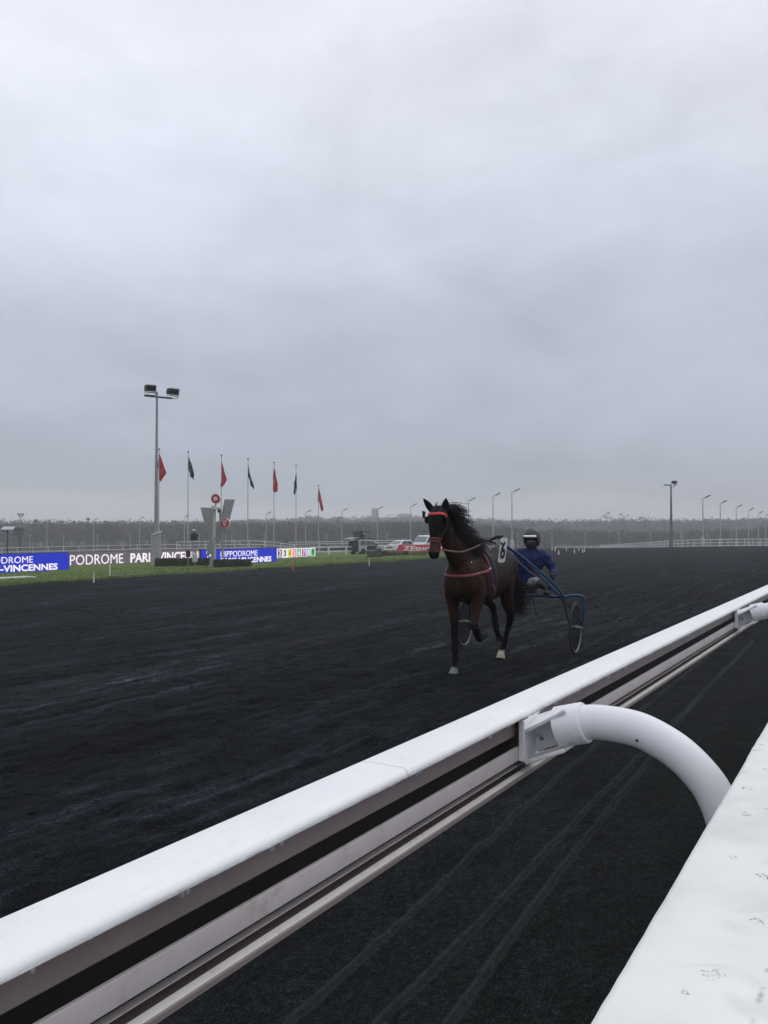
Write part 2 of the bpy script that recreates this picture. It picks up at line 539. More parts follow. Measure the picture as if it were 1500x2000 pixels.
for gl in GROOVES:
    q = np.array(catmull(gl, 8))
    yy = np.interp(TX, q[:, 0], q[:, 1], left=-50, right=-50)
    e = (TY - yy) / 0.0145
    amp = 0.75 + 0.5 * vnoise(TX * 2.2, TX * 0, 12)
    pressed += (np.exp(-(e / 1.1) ** 2) * .55 + .75 * np.exp(-((e - 1.4) / .6) ** 2)) * amp * (TX > -1)
    zt += amp * (0.010 * np.exp(-((e - 1.4) / 0.9) ** 2) + 0.005 * np.exp(-((e + 1.4) / 0.9) ** 2) - 0.009 * np.exp(-e ** 2 * 1.1))
# prints of the planted hooves and the two wheel ruts running back from the cart
hx0, hy0 = 1.277 * SN + 10.787 * CS, -1.277 * CS + 10.787 * SN
hd0 = radians(180) + YAW - radians(26); hc_, hs_ = cos(hd0), sin(hd0)
LX = (TX - hx0) * hc_ + (TY - hy0) * hs_; LY = -(TX - hx0) * hs_ + (TY - hy0) * hc_
for fx, fy in ((.69, -.122), (-.76, .016), (1.9, .05), (2.3, -.1), (-2.9, -.1), (-2.2, .1), (-4.6, .03), (-5.2, -.12), (-7, .06), (-7.7, -.08)):
    q = np.hypot((LX - fx) / .085, (LY - fy) / .075)
    zt += -.016 * np.exp(-q ** 4) + .012 * np.exp(-((q - 1.35) / .35) ** 2)
for s_ in (-1, 1):
    e = (LY - s_ * .855 - .02 * np.sin(LX * .9)) / .030
    on = np_smooth(-1.55, -1.75, LX)
    zt += on * (-.010 * np.exp(-e ** 2) + .006 * np.exp(-((np.abs(e) - 1.8) / .7) ** 2))
    pressed += on * .55 * np.exp(-(e / .8) ** 2) * (1 - np_smooth(-14, -30, LX) * .7)
trk = sheet('track', TX, TY, zt, M_SAND)
pa_ = trk.data.attributes.new('pressed', 'FLOAT', 'POINT'); pa_.data.foreach_set('value', np.clip(pressed, 0, 1).astype(np.float32).ravel())
pa_ = trk.data.attributes.new('worked', 'FLOAT', 'POINT'); pa_.data.foreach_set('value', np_smooth(1.4, 3.4, TY + 0.4 * vnoise(TX * .6, TY, 33)).astype(np.float32).ravel())

# loose clods thrown up by hooves and harrow
def clods(name, n, place, cols):
    V = np.empty((n, 6, 3)); C = np.empty((n * 6, 3)); rs = np.random.RandomState(n)
    base = np.array([(1, 0, 0), (0, 1, 0), (-1, 0, 0), (0, -1, 0), (0, 0, 1), (0, 0, -1)], float)
    X_, Y_, S_ = place(rs, n)
    for i in range(n):
        a = rs.uniform(0, 6.28); ca, sa = cos(a), sin(a)
        q = base * rs.uniform(.6, 1.3, (6, 1)) * np.array((1.3, 1, .7)) * S_[i]
        V[i] = np.stack([q[:, 0] * ca - q[:, 1] * sa + X_[i], q[:, 0] * sa + q[:, 1] * ca + Y_[i], q[:, 2] + Z_clod(X_[i], Y_[i]) + S_[i] * .2], 1)
        C[i * 6:i * 6 + 6] = np.array(cols[rs.randint(len(cols))]) * rs.uniform(.6, 1.5)
    tri = np.array([(0, 1, 4), (1, 2, 4), (2, 3, 4), (3, 0, 4), (1, 0, 5), (2, 1, 5), (3, 2, 5), (0, 3, 5)])
    Fq = (np.arange(n)[:, None, None] * 6 + tri[None]).reshape(-1, 3)
    me = bpy.data.meshes.new(name); me.vertices.add(n * 6); me.vertices.foreach_set('co', V.reshape(-1).astype(np.float32))
    me.loops.add(Fq.size); me.loops.foreach_set('vertex_index', Fq.ravel().astype(np.int32))
    me.polygons.add(len(Fq)); me.polygons.foreach_set('loop_start', np.arange(0, Fq.size, 3, dtype=np.int32)); me.update(calc_edges=True)
    set_colours(me, C); me.materials.append(tinted('clod_' + name, 0.95, 0.08))
    o = link(bpy.data.objects.new(name, me)); o['kind'] = 'stuff'; return o
def Z_clod(x, y):
    return zt[min(len(ty) - 1, np.searchsorted(ty, y)), min(len(tx) - 1, np.searchsorted(tx, x))]
def pl_far(rs, n):
    d = 3.2 + 22 * rs.uniform(0, 1, n) ** 1.3; px = rs.uniform(-250, 1750, n); k = (px - 750) / F_PX * d
    x, y = k * SN + d * CS, -k * CS + d * SN
    y = np.where(y < 2.2, rs.uniform(2.2, 6, n), y)
    return x, y, rs.uniform(.005, .013, n) * (1 + (rs.rand(n) > .93) * .8) * (0.6 + d / 22)
clods('track_clods', 8000, pl_far, [(.0095, .0110, .0135), (.0125, .0145, .0175), (.024, .026, .031)])
def pl_near(rs, n): return rs.uniform(-.4, 9, n) ** 1.0, rs.uniform(.75, 2.8, n), rs.uniform(.0012, .0036, n)
clods('sand_grains', 15000, pl_near, [(.007, .008, .008), (.010, .012, .012), (.018, .020, .020), (.040, .036, .028)])

# the mown grass of the infield, a rounded tongue inside the bend
def grass_end(p):
    k = max(0.0, 1 - ((p - 58.5) / 26.2) ** 2)
    return 69 + 26 * math.sqrt(k) if p < 84.7 else 69.0
gy = np.concatenate([[32.3, 32.31], np.arange(32.5, 60, 0.5), np.arange(60, 112, 2.0)])
gu = np.concatenate([np.linspace(0, 0.55, 60), np.linspace(0.56, 1, 220)])
GX = np.array([[-90 + u * (grass_end(p + 0.3) + 90) for u in gu] for p in gy])
GY = np.repeat(gy[:, None], len(gu), 1)
GY[:2] += (vnoise(GX[:2] * 0.45, GX[:2] * 0, 21) - 0.5) * 0.7
GZ = np_terrain(GX, GY) + 0.06 + (vnoise(GX * 1.2, GY * 1.2, 8) - 0.5) * 0.07
GZ[0] -= 0.22
GZ[:, -1] -= 0.15
sheet('infield_grass', GX, GY, GZ, M_GRASS)

# standing blades along the grass margin and over the near infield
def blades(name, spots, h, w, cols, parent=None):
    V = []; Fc = []; C = []
    for (x, y, z) in spots:
        hh = h * rnd.uniform(0.5, 1.4); a = rnd.uniform(0, pi); ww = w * rnd.uniform(0.6, 1.3)
        lx, ly = rnd.uniform(-.5, .5) * hh, rnd.uniform(-.5, .5) * hh
        o = len(V); c = rnd.choice(cols); k = rnd.uniform(0.7, 1.25)
        V += [(x - cos(a) * ww, y - sin(a) * ww, z - 0.02), (x + cos(a) * ww, y + sin(a) * ww, z - 0.02), (x + lx, y + ly, z + hh)]
        Fc.append((o, o + 1, o + 2)); C += [tuple(q * k for q in c)] * 3
    me = bpy.data.meshes.new(name); me.from_pydata(V, [], Fc); me.update()
    set_colours(me, np.array(C)); me.materials.append(tinted('blade_' + name, 0.9, 0.1))
    return link(bpy.data.objects.new(name, me), parent)
sp = []
for i in range(22000):
    y = 32.15 + (rnd.random() ** 2.2) * 13; x = rnd.uniform(15, 92)
    if x < grass_end(y + 0.3) - 0.2: sp.append((x, y, terrain(x, y) + 0.06))
o = blades('grass_blades', sp, 0.055, 0.03, [(0.10, 0.15, 0.045), (0.12, 0.16, 0.06), (0.15, 0.155, 0.075), (0.075, 0.12, 0.035)])
o['kind'] = 'stuff'

# ================================================================== white rail beside the track
def zh(h): return CAM_H - h
ARM_X = [2.163 + 3.6 * k for k in range(-1, 9)]
RAIL_A, RAIL_B = -4.0, 36.0
rail = thing('guard_rail', (0, 0.93, 0), 'white plastic-capped track rail on curved tubular arms, crossing the foreground', 'rail')
RB = Vector((0, 0.93, 0))
def rel(x, p, h): return Vector((x, p, zh(h))) - RB

M_CAP = simple('rail_cap_white', (0.80, 0.805, 0.815), 0.42, var=0.025, nscale=5, spec=0.4, bumps=0.06, bscale=14, dirt=None)
def worn_cap():
    m, nt, b = new_mat('worn_white_cap')
    v = tex_coord(nt, (1, 1, 1))
    n = noise(nt, v, 7.0, 7, 0.65)
    c = ramp_node(nt, n, [(0.3, (0.76, 0.77, 0.785)), (0.7, (0.83, 0.835, 0.84))])
    # grazes and scuffs, mostly short strokes along the rail
    v2 = tex_coord(nt, (9, 30, 30), (0, 0, radians(18)))
    s = noise(nt, v2, 1.0, 9, 0.8, 1.2)
    k = ramp_node(nt, s, [(0.57, (0, 0, 0)), (0.68, (0.40,) * 3)])
    c = mix_rgb(nt, k, c, (0.46, 0.45, 0.45))
    # brown mottling, stronger towards the bottom of the rounded edge
    sp_ = nt.nodes.new('ShaderNodeSeparateXYZ'); t = nt.nodes.new('ShaderNodeTexCoord')
    nt.links.new(t.outputs['Object'], sp_.inputs[0])
    mr = nt.nodes.new('ShaderNodeMapRange'); mr.inputs[1].default_value = zh(0.507); mr.inputs[2].default_value = zh(0.518)
    mr.inputs[3].default_value = 0.0; mr.inputs[4].default_value = 1.0
    nt.links.new(sp_.outputs['Z'], mr.inputs[0])
    g = noise(nt, tex_coord(nt, (3, 1, 14)), 6.0, 6, 0.7)
    mu = nt.nodes.new('ShaderNodeMath'); mu.operation = 'MULTIPLY'
    nt.links.new(mr.outputs[0], mu.inputs[0]); nt.links.new(ramp_node(nt, g, [(0.35, (0.1,) * 3), (0.65, (0.95,) * 3)]), mu.inputs[1])
    c = mix_rgb(nt, mu.outputs[0], c, (0.16, 0.13, 0.12))
    nt.links.new(c, b.inputs['Base Color']); b.inputs['Roughness'].default_value = 0.4
    bump(nt, b, n, 0.08, 0.01)
    return m
M_CAP = worn_cap()
M_ALU = simple('rail_beam_grey', (0.43, 0.39, 0.39), 0.45, var=0.10, nscale=4, dirt=(0.30, 0.25, 0.24))
M_GAP = simple('rail_groove_shade', (0.016, 0.016, 0.015), 0.8)  # near-black colour stands for the shade inside the rail slots

def extrude_profile(prof, xa, xb, step=1.2, closed=True):
    """prof: list of (p, h) across the rail; extruded along it."""
    mb = MB(); n = len(prof)
    xs = list(np.arange(xa, xb, step)) + [xb]
    vs_ = [rel(x, p, h) for x in xs for p, h in prof]; fs = []
    for i in range(len(xs) - 1):
        for k in range(n if closed else n - 1):
            k2 = (k + 1) % n
            fs.append((i * n + k, i * n + k2, (i + 1) * n + k2, (i + 1) * n + k))
    fs.append(tuple(range(n))); fs.append(tuple((len(xs) - 1) * n + k for k in range(n - 1, -1, -1)))
    return mb.add(vs_, fs)

def arc(cx, ch, r, a0, a1, n):
    return [(cx + r * cos(radians(a0 + (a1 - a0) * i / n)), ch - r * sin(radians(a0 + (a1 - a0) * i / n))) for i in range(n + 1)]
cap_prof = arc(0.979, 0.514, 0.014, 0, 90, 5) + [(0.93, 0.4985)] + arc(0.8825, 0.5145, 0.0160, 92, 185, 8) + [(0.8685, 0.5175), (0.8985, 0.5165), (0.993, 0.5165)]
joints = [RAIL_A, 1.49 - 0.001, 7.6, 13.7, 19.8, 25.9, RAIL_B]
for a, b in zip(joints, joints[1:]):
    extrude_profile(cap_prof, a + 0.0012, b - 0.0012).build('rail_cap', M_CAP, rail, 40)
up_prof = [(0.897, 0.518), (0.897, 0.569), (0.899, 0.571), (0.903, 0.571), (0.903, 0.518)]
lo_prof = [(0.884, 0.596), (0.8815, 0.599), (0.8815, 0.632), (0.885, 0.635), (0.889, 0.635), (0.889, 0.5955)]
lip_prof = [(0.8865, 0.6685), (0.8690, 0.6685), (0.8675, 0.670), (0.8675, 0.6785), (0.8715, 0.680), (0.985, 0.680), (0.985, 0.677), (0.8865, 0.677)]
strip_prof = [(0.8860, 0.6655), (0.8725, 0.6658), (0.8700, 0.6668), (0.8700, 0.6683), (0.8860, 0.6683)]
bead = [(0.903, 0.6500), (0.889, 0.6510), (0.889, 0.6525), (0.903, 0.6530)]
core = [(0.938, 0.518), (0.938, 0.6765), (0.9895, 0.6765), (0.9895, 0.518)]
M_UP = simple('rail_beam_shade_brown', (0.20, 0.158, 0.153), 0.5, var=0.12, nscale=4, dirt=(0.22, 0.17, 0.16))  # beam and lip brown deepened to hold the shade under the cap
extrude_profile(up_prof, RAIL_A, RAIL_B).build('upper_beam', M_UP, rail, 40)
extrude_profile(lo_prof, RAIL_A, RAIL_B).build('middle_beam', M_ALU, rail, 40)
extrude_profile(lip_prof, RAIL_A, RAIL_B).build('lower_lip', M_UP, rail, 40)
extrude_profile(strip_prof, RAIL_A, RAIL_B).build('lip_lit_strip', simple('rail_lip_lit', (0.66, 0.64, 0.60), 0.45, var=0.1, nscale=4, dirt=(0.45, 0.40, 0.36)), rail, 40)  # pale colour paints the skylight caught by the top of the lip
extrude_profile(bead, RAIL_A, RAIL_B).build('bead', M_ALU, rail, 40)
extrude_profile(core, RAIL_A, RAIL_B).build('groove_shade_core', M_GAP, rail, 40)

# hanging rain drops along the cap edge
dm = MB()
for i in range(150):
    x = rnd.uniform(0.3, 9) if i > 50 else rnd.gauss(rnd.choice((2.5, 3.2, 4.1)), 0.25)
    r_ = rnd.uniform(0.0020, 0.0046)
    dm.ball(rel(x, 0.8675 + rnd.uniform(-0.001, 0.002), 0.5172 + r_ * 0.7 - rnd.choice((0, 0, 0, .004))), (r_, r_, r_ * 1.5), 8, 6)
m_, nt_, b_ = new_mat('rain_drop')
b_.inputs['Base Color'].default_value = (0.9, 0.93, 0.95, 1); b_.inputs['Roughness'].default_value = 0.05
b_.inputs['Transmission Weight'].default_value = 0.9; b_.inputs['IOR'].default_value = 1.33
o = dm.build('water_drops', m_, rail, 60); o['kind'] = 'stuff'

# curved arms with their cast brackets
M_ARM = simple('arm_white', (0.76, 0.75, 0.785), 0.36, var=0.025, nscale=4, dirt=None, spec=0.45)
M_BRK = simple('bracket_white', (0.74, 0.735, 0.76), 0.42, var=0.05, nscale=12, dirt=(0.42, 0.39, 0.38))
M_BOLT = simple('bolt_steel', (0.25, 0.24, 0.24), 0.4, 0.6)
ARM_LINE = [(0.735, 0.524), (0.682, 0.512), (0.604, 0.513), (0.545, 0.525), (0.473, 0.560), (0.417, 0.608), (0.382, 0.657), (0.357, 0.728), (0.346, 0.83), (0.344, 1.15), (0.344, 1.715)]
def make_arm():
    pts = [rel(0, p, h) for p, h in catmull(ARM_LINE, 6)]
    o = MB().tube(pts, 0.0455, 28, axis=(1, 0, 0)).build('support_arm', M_ARM, rail, 50)
    b = MB()
    b.box(rel(0.004, 0.8725, 0.5785), (0.104, 0.018, 0.112))                       # flange against the beam
    ax = Vector((0, -0.962, 0.273))                                                # axis of the socket
    c0 = rel(0, 0.745, 0.527)
    Mx = Matrix.Translation(c0) @ ax.to_track_quat('Z', 'X').to_matrix().to_4x4()
    b.lathe([(0.0460, -0.040), (0.0545, -0.040), (0.0545, 0.036), (0.0525, 0.040), (0.0460, 0.040)], 32, Mx)
    def plate(a, bq, cq, dq, th):                                                  # thick quad web
        q = [rel(*a), rel(*bq), rel(*cq), rel(*dq)]
        n = (q[1] - q[0]).cross(q[2] - q[0]).normalized() * th
        b.add([v for v in q] + [v + n for v in q], [(0, 1, 2, 3), (7, 6, 5, 4), (0, 4, 5, 1), (1, 5, 6, 2), (2, 6, 7, 3), (3, 7, 4, 0)])
    plate((-0.048, 0.866, 0.548), (0.056, 0.866, 0.524), (0.050, 0.752, 0.4765), (-0.050, 0.752, 0.4780), 0.011)
    plate((-0.048, 0.866, 0.632), (0.056, 0.866, 0.632), (0.046, 0.756, 0.584), (-0.046, 0.756, 0.584), 0.011)
    plate((0.044, 0.866, 0.530), (0.044, 0.866, 0.625), (0.044, 0.760, 0.580), (0.044, 0.760, 0.482), 0.010)
    br = b.build('bracket', M_BRK, o, 35, bevel=0.003)
    for p_, h_ in ((0.845, 0.585), (0.795, 0.548)):
        c = rel(0.040, p_, h_)
        MB().lathe([(0.010, 0), (0.010, 0.004), (0.006, 0.0045), (0.006, 0.008)], 14, Matrix.Translation(c) @ Matrix.Rotation(radians(-90), 4, 'Y')).build('bolt', M_BOLT, o)
    s = MB().lathe([(0.0035, 0), (0.0035, 0.0018), (0.001, 0.002)], 10, Matrix.Translation(rel(-0.0452, 0.560, 0.535)) @ Matrix.Rotation(radians(-90), 4, 'Y')).build('screw', M_BLACK, o)
    pl = MB().box(rel(0.03, 0.878, 0.5215), (0.085, 0.026, 0.007)).build('packing_plate', M_BRK, o, bevel=0.002)
    return o
arm0 = make_arm()
for i, x in enumerate(ARM_X):
    a_ = arm0 if i == 0 else copy_tree(arm0, rail)
    a_.location = (x, 0, 0)

# ================================================================== parapet the spectator leans on
def parapet_material():
    m, nt, b = new_mat('chalky_white_paint')
    v = tex_coord(nt)
    n = noise(nt, v, 4.0, 7, 0.6)
    c = ramp_node(nt, n, [(0.36, (0.67, 0.672, 0.645)), (0.5, (0.735, 0.732, 0.700)), (0.62, (0.775, 0.772, 0.745))])
    # faint round damp marks
    w = noise(nt, tex_coord(nt, (1, 1, 1)), 13.0, 2, 0.4, 0.8)
    k = ramp_node(nt, w, [(0.56, (0, 0, 0)), (0.68, (0.55,) * 3)])
    c = mix_rgb(nt, k, c, (0.60, 0.61, 0.61))
    # small chips: rims of bubbles in the paint
    vo = nt.nodes.new('ShaderNodeTexVoronoi'); vo.voronoi_dimensions = '2D'; vo.inputs['Scale'].default_value = 21.0; vo.inputs['Randomness'].default_value = 1.0
    wob = nt.nodes.new('ShaderNodeVectorMath'); wob.operation = 'ADD'
    nn = nt.nodes.new('ShaderNodeTexNoise'); nn.inputs['Scale'].default_value = 70.0; nn.inputs['Detail'].default_value = 3
    nt.links.new(v, nn.inputs['Vector'])
    sc = nt.nodes.new('ShaderNodeVectorMath'); sc.operation = 'SCALE'; sc.inputs['Scale'].default_value = 0.026
    nt.links.new(nn.outputs['Color'], sc.inputs[0]); nt.links.new(v, wob.inputs[0]); nt.links.new(sc.outputs[0], wob.inputs[1])
    nt.links.new(wob.outputs[0], vo.inputs['Vector'])
    sepc = nt.nodes.new('ShaderNodeSeparateColor'); nt.links.new(vo.outputs['Color'], sepc.inputs[0])
    sz = nt.nodes.new('ShaderNodeMath'); sz.operation = 'MULTIPLY_ADD'; sz.inputs[1].default_value = 1.3; sz.inputs[2].default_value = 0.45
    nt.links.new(sepc.outputs[1], sz.inputs[0])
    dv = nt.nodes.new('ShaderNodeMath'); dv.operation = 'DIVIDE'; nt.links.new(vo.outputs['Distance'], dv.inputs[0]); nt.links.new(sz.outputs[0], dv.inputs[1])
    ring = ramp_node(nt, dv.outputs[0], [(0.045, (0.25,) * 3), (0.085, (0.35,) * 3), (0.10, (1, 1, 1)), (0.125, (1, 1, 1)), (0.15, (0, 0, 0))])
    pick = ramp_node(nt, sepc.outputs[0], [(0.74, (0, 0, 0)), (0.86, (1, 1, 1))])
    brk = ramp_node(nt, noise(nt, v, 120.0, 3, 0.7), [(0.44, (0, 0, 0)), (0.60, (1, 1, 1))])
    k = mix_rgb(nt, 1.0, mix_rgb(nt, 1.0, ring, pick, 'MULTIPLY'), brk, 'MULTIPLY')
    c = mix_rgb(nt, k, c, (0.22, 0.22, 0.22))
    # two broken hairlines running along the wall
    sx = nt.nodes.new('ShaderNodeSeparateXYZ'); nt.links.new(v, sx.inputs[0])
    def M2(op, a, b_):
        q = nt.nodes.new('ShaderNodeMath'); q.operation = op
        for i_, w2 in enumerate((a, b_)):
            if isinstance(w2, (int, float)): q.inputs[i_].default_value = w2
            else: nt.links.new(w2, q.inputs[i_])
        return q.outputs[0]
    wv = M2('MULTIPLY', noise(nt, tex_coord(nt, (6, 1, 1)), 1.0, 4, 0.6), 0.012)
    for y_ in (-0.105, -0.128):
        dd = M2('ABSOLUTE', M2('ADD', M2('SUBTRACT', sx.outputs[1], y_), wv), 0)
        hair = ramp_node(nt, dd, [(0.0, (1, 1, 1)), (0.0012, (0, 0, 0))])
        gate = ramp_node(nt, noise(nt, tex_coord(nt, (22, 1, 1)), 1.0 + y_, 5, 0.7), [(0.50, (0, 0, 0)), (0.58, (0.8,) * 3)])
        c = mix_rgb(nt, mix_rgb(nt, 1.0, hair, gate, 'MULTIPLY'), c, (0.33, 0.33, 0.32))
    nt.links.new(c, b.inputs['Base Color']); b.inputs['Roughness'].default_value = 0.75
    b.inputs['Specular IOR Level'].default_value = 0.25
    n1 = bump(nt, b, n, 0.25, 0.02)
    bump(nt, b, noise(nt, v, 55, 4), 0.15, 0.006, n1)
    return m
M_PAR = parapet_material()
par = thing('parapet_wall', (10, 0.35, 0), 'chipped white painted parapet wall in the bottom right corner', 'wall', rz=0.0113)
mb = MB(); nx = 160
def par_edge(x): return 0.0022 * (vnoise(np.array([x * 5.0]), np.array([0.0]), 31)[0] - 0.5) + 0.0012 * (vnoise(np.array([x * 37.0]), np.array([0.0]), 32)[0] - 0.5)
xs = np.concatenate([np.linspace(-13, -9.9, 12), np.linspace(-9.9, -6.5, 130), np.linspace(-6.4, 22, 60)])
prof = [(0.0, 0.0), (0.0, 1.235), (-0.004, 1.245), (-0.012, 1.2495), (-0.05, 1.25), (-0.36, 1.25), (-0.372, 1.245), (-0.378, 1.235), (-0.378, 0.0)]
vs_ = []; fs = []; n = len(prof)
for x in xs:
    e = par_edge(x)
    vs_ += [(x, y + (e if -0.06 < y else 0) + 0.0215, z) for y, z in prof]
for i in range(len(xs) - 1):
    for k in range(n - 1):
        fs.append((i * n + k, i * n + k + 1, (i + 1) * n + k + 1, (i + 1) * n + k))
fs += [tuple(range(n)), tuple((len(xs) - 1) * n + k for k in range(n - 1, -1, -1))]
MB().add(vs_, fs).build('coping', M_PAR, par, 50)
par.location = (10, 0.3505 - 0.0215, 0)

# ================================================================== the trotting horse
H_POS = Vector((0, 0, 0))
def cam_xy(x, y): return (x * SN + y * CS, -x * CS + y * SN)
HX, HY = cam_xy(1.277, 10.787)
HEAD = radians(180) + YAW - radians(26)            # it trots towards us, a little to the left
H_Z = terrain(HX, HY) - .006
horse = thing('horse', (HX, HY, H_Z), 'dark bay trotter with red browband, number 6 plate and pink harness straps, mid-trot', 'horse', rz=HEAD)

hb = MB()
AX = (0, 1, 0)
def limb(rows, n=5, seg=20):
    q = catmull(rows, n)
    hb.tube([r[:3] for r in q], [(max(r[3], .008), max(r[4], .008)) for r in q], seg, axis=AX)
# rows are x, y, z, half width (across), half depth
limb([(0.895, 0, 1.19, .12, .15), (0.83, 0, 1.19, .185, .225), (0.70, 0, 1.205, .215, .275), (0.52, 0, 1.215, .245, .345), (0.34, 0, 1.215, .255, .365),
      (0.10, 0, 1.19, .285, .345), (-0.15, 0, 1.185, .295, .335), (-0.38, 0, 1.225, .285, .315), (-0.58, 0, 1.265, .275, .295),
      (-0.76, 0, 1.25, .235, .265), (-0.90, 0, 1.22, .14, .18)], 4, 28)
limb([(0.56, 0, 1.47, .07, .09), (0.36, 0, 1.525, .065, .085), (0.14, 0, 1.475, .08, .09)], 4)                 # withers
limb([(-0.30, 0, 1.44, .13, .10), (-0.52, 0, 1.475, .13, .09), (-0.78, 0, 1.38, .10, .09)], 4)              # croup
limb([(0.46, 0, 1.30, .17, .29), (0.66, -.01, 1.43, .145, .265), (0.83, -.035, 1.575, .118, .222), (0.98, -.065, 1.72, .098, .18),
      (1.07, -.10, 1.87, .090, .15), (1.11, -.12, 1.97, .080, .11)], 5, 24)                                # neck
HEAD_ROWS = [(1.12, -.095, 1.965, .072, .06), (1.165, -.10, 1.93, .090, .095), (1.205, -.105, 1.86, .104, .125), (1.245, -.11, 1.77, .098, .128), (1.285, -.115, 1.67, .075, .105),
      (1.325, -.12, 1.57, .060, .080), (1.36, -.122, 1.48, .057, .070), (1.385, -.124, 1.42, .062, .068), (1.40, -.124, 1.375, .052, .056), (1.402, -.124, 1.352, .034, .038)]
def hp(x, y, z):
    """Head points: the head was modelled upright, then carried higher and swung a little."""
    v = z - 1.95
    return (x - .015, y - .035 - v * .115, 2.035 + v * .955)
limb([hp(*r[:3]) + r[3:] for r in HEAD_ROWS], 5, 24)  # head
hb.ball(hp(1.165, -.108, 1.745), (.105, .082, .115), 16, 12)                                                     # cheeks
for s in (-1, 1):
    hb.ball(hp(1.285, -.108 + s * .076, 1.825), (.036, .022, .032), 12, 8)                                       # brow over the eye
    hb.ball(hp(1.428, -.124 + s * .040, 1.425), (.026, .018, .030), 12, 8)                                       # nostril rim
    hb.ball((0.785, s * .105, 1.14), (.085, .105, .15), 16, 12)                                                   # breast muscles
for s in (-1, 1):
    hb.ball((0.50, s * .215, 1.18), (.13, .085, .20), 16, 12)                                                  # shoulder
    hb.ball((0.40, s * .225, 1.02), (.11, .070, .12), 14, 10)                                                  # elbow muscle
    hb.ball((-0.66, s * .20, 1.24), (.17, .095, .20), 16, 12)                                                  # quarter
    hb.ball((-0.46, s * .22, 1.09), (.12, .080, .15), 14, 10)                                                  # stifle
# fore leg that carries weight (the horse's right)
limb([(0.58, -.175, 1.22, .085, .16), (0.58, -.185, 1.02, .092, .135), (0.585, -.170, 0.88, .078, .098), (0.60, -.150, 0.72, .060, .068), (0.612, -.140, 0.60, .046, .051),
      (0.618, -.138, 0.525, .050, .054), (0.615, -.135, 0.45, .038, .042), (0.618, -.130, 0.32, .030, .037), (0.622, -.125, 0.20, .038, .046), (0.648, -.123, 0.125, .033, .036), (0.672, -.122, 0.085, .042, .044)])
HOOVES = []
def hoof(top, bot, r0, r1, col):
    t, b = Vector(top), Vector(bot)
    hb.tube([t, t.lerp(b, .25), t.lerp(b, .9), b], [(r0 * .92, r0), (r0 * 1.02, r0 * 1.08), (r1, r1 * 1.12), (r1 * .97, r1 * 1.08)], 20, axis=AX)
    HOOVES.append((t, b, col))
hoof((0.668, -.122, 0.085), (0.692, -.122, 0.004), .047, .064, (0.20, 0.20, 0.195))
# fore leg folded under at the knee (left)
limb([(0.60, .175, 1.22, .085, .16), (0.62, .185, 1.04, .092, .135), (0.665, .178, 0.91, .078, .098), (0.71, .172, 0.79, .060, .068), (0.745, .170, 0.69, .048, .052),
      (0.755, .170, 0.63, .050, .056), (0.70, .168, 0.590, .038, .046), (0.61, .165, 0.515, .033, .038), (0.535, .158, 0.450, .042, .048), (0.455, .150, 0.445, .036, .038), (0.40, .148, 0.465, .044, .046)])
hoof((0.405, .148, 0.463), (0.325, .146, 0.495), .048, .064, (0.035, 0.033, 0.032))
# hind leg that carries weight (left)
limb([(-0.58, .135, 1.22, .145, .24), (-0.54, .16, 1.06, .125, .20), (-0.56, .165, 0.93, .090, .145), (-0.66, .160, 0.79, .080, .100), (-0.79, .145, 0.66, .057, .072),
      (-0.855, .130, 0.58, .057, .070), (-0.865, .110, 0.49, .046, .055), (-0.85, .075, 0.34, .038, .045), (-0.838, .045, 0.215, .044, .050), (-0.808, .025, 0.135, .038, .041), (-0.785, .018, 0.09, .046, .047)])
hoof((-0.785, .018, 0.092), (-0.758, .016, 0.006), .049, .066, (0.42, 0.36, 0.26))
# hind leg swinging, flexed at the hock (right)
limb([(-0.56, -.135, 1.22, .145, .24), (-0.47, -.15, 1.08, .125, .19), (-0.45, -.15, 0.97, .092, .14), (-0.55, -.13, 0.86, .066, .086), (-0.69, -.11, 0.775, .047, .063),
      (-0.765, -.095, 0.715, .048, .062), (-0.775, -.085, 0.63, .037, .046), (-0.785, -.07, 0.50, .032, .038), (-0.80, -.06, 0.41, .040, .046), (-0.84, -.055, 0.345, .034, .036), (-0.875, -.05, 0.315, .042, .043)])
hoof((-0.87, -.05, 0.32), (-0.915, -.05, 0.255), .046, .060, (0.03, 0.028, 0.027))

hm = fused(hb, 0.0125, 5)
hm.name = 'horse_body'
P = mesh_points(hm)
X, Y, Z = P[:, 0], P[:, 1], P[:, 2]
bay = np.array([0.0285, 0.0112, 0.0066]); dark = np.array([0.0030, 0.0028, 0.0034]); deep = np.array([0.0095, 0.0046, 0.0034])
Z0 = Z.copy(); HS = (X > 1.06) & (Z > 1.30)
Z = np.where(HS, 1.95 + (Z - 2.035) / .955, Z)
C = np.tile(bay, (len(P), 1))
def blend(col, k):
    global C
    C = C * (1 - k[:, None]) + np.asarray(col)[None] * k[:, None]
mott = vnoise(X * 3.0 + 5, Z * 3.0 + Y * 2, 14)
blend(deep, np.clip(np_smooth(1.15, 1.50, Z) * np_smooth(0.75, 0.4, X) * 0.95 + (mott - .45) * .8, 0, 1))     # darker back
blend(deep, np_smooth(1.45, 1.70, Z) * (X > 0.5) * 0.75)                                                          # neck
hd = (X > 1.0) & (Z > 1.3)
blend(dark, np_smooth(1.585, 1.66, Z) * (X > 1.09) * 0.86)                                                        # dark forehead
blend((0.050, 0.024, 0.0165), np.where((X > 1.18) & (Z < 1.60) & (Z > 1.44), 0.85, 0.0))                              # tan nose
blend(dark, np_smooth(1.455, 1.41, Z) * (X > 1.2) * (Z > 1.15))                                                    # black muzzle
legz = np.where(X > 0.25, 0.66, 0.66)
blend(dark, np_smooth(0.10, -0.10, Z - legz + (mott - .5) * .15) * np.where(Z < 0.86, 1, 0))                     # black points
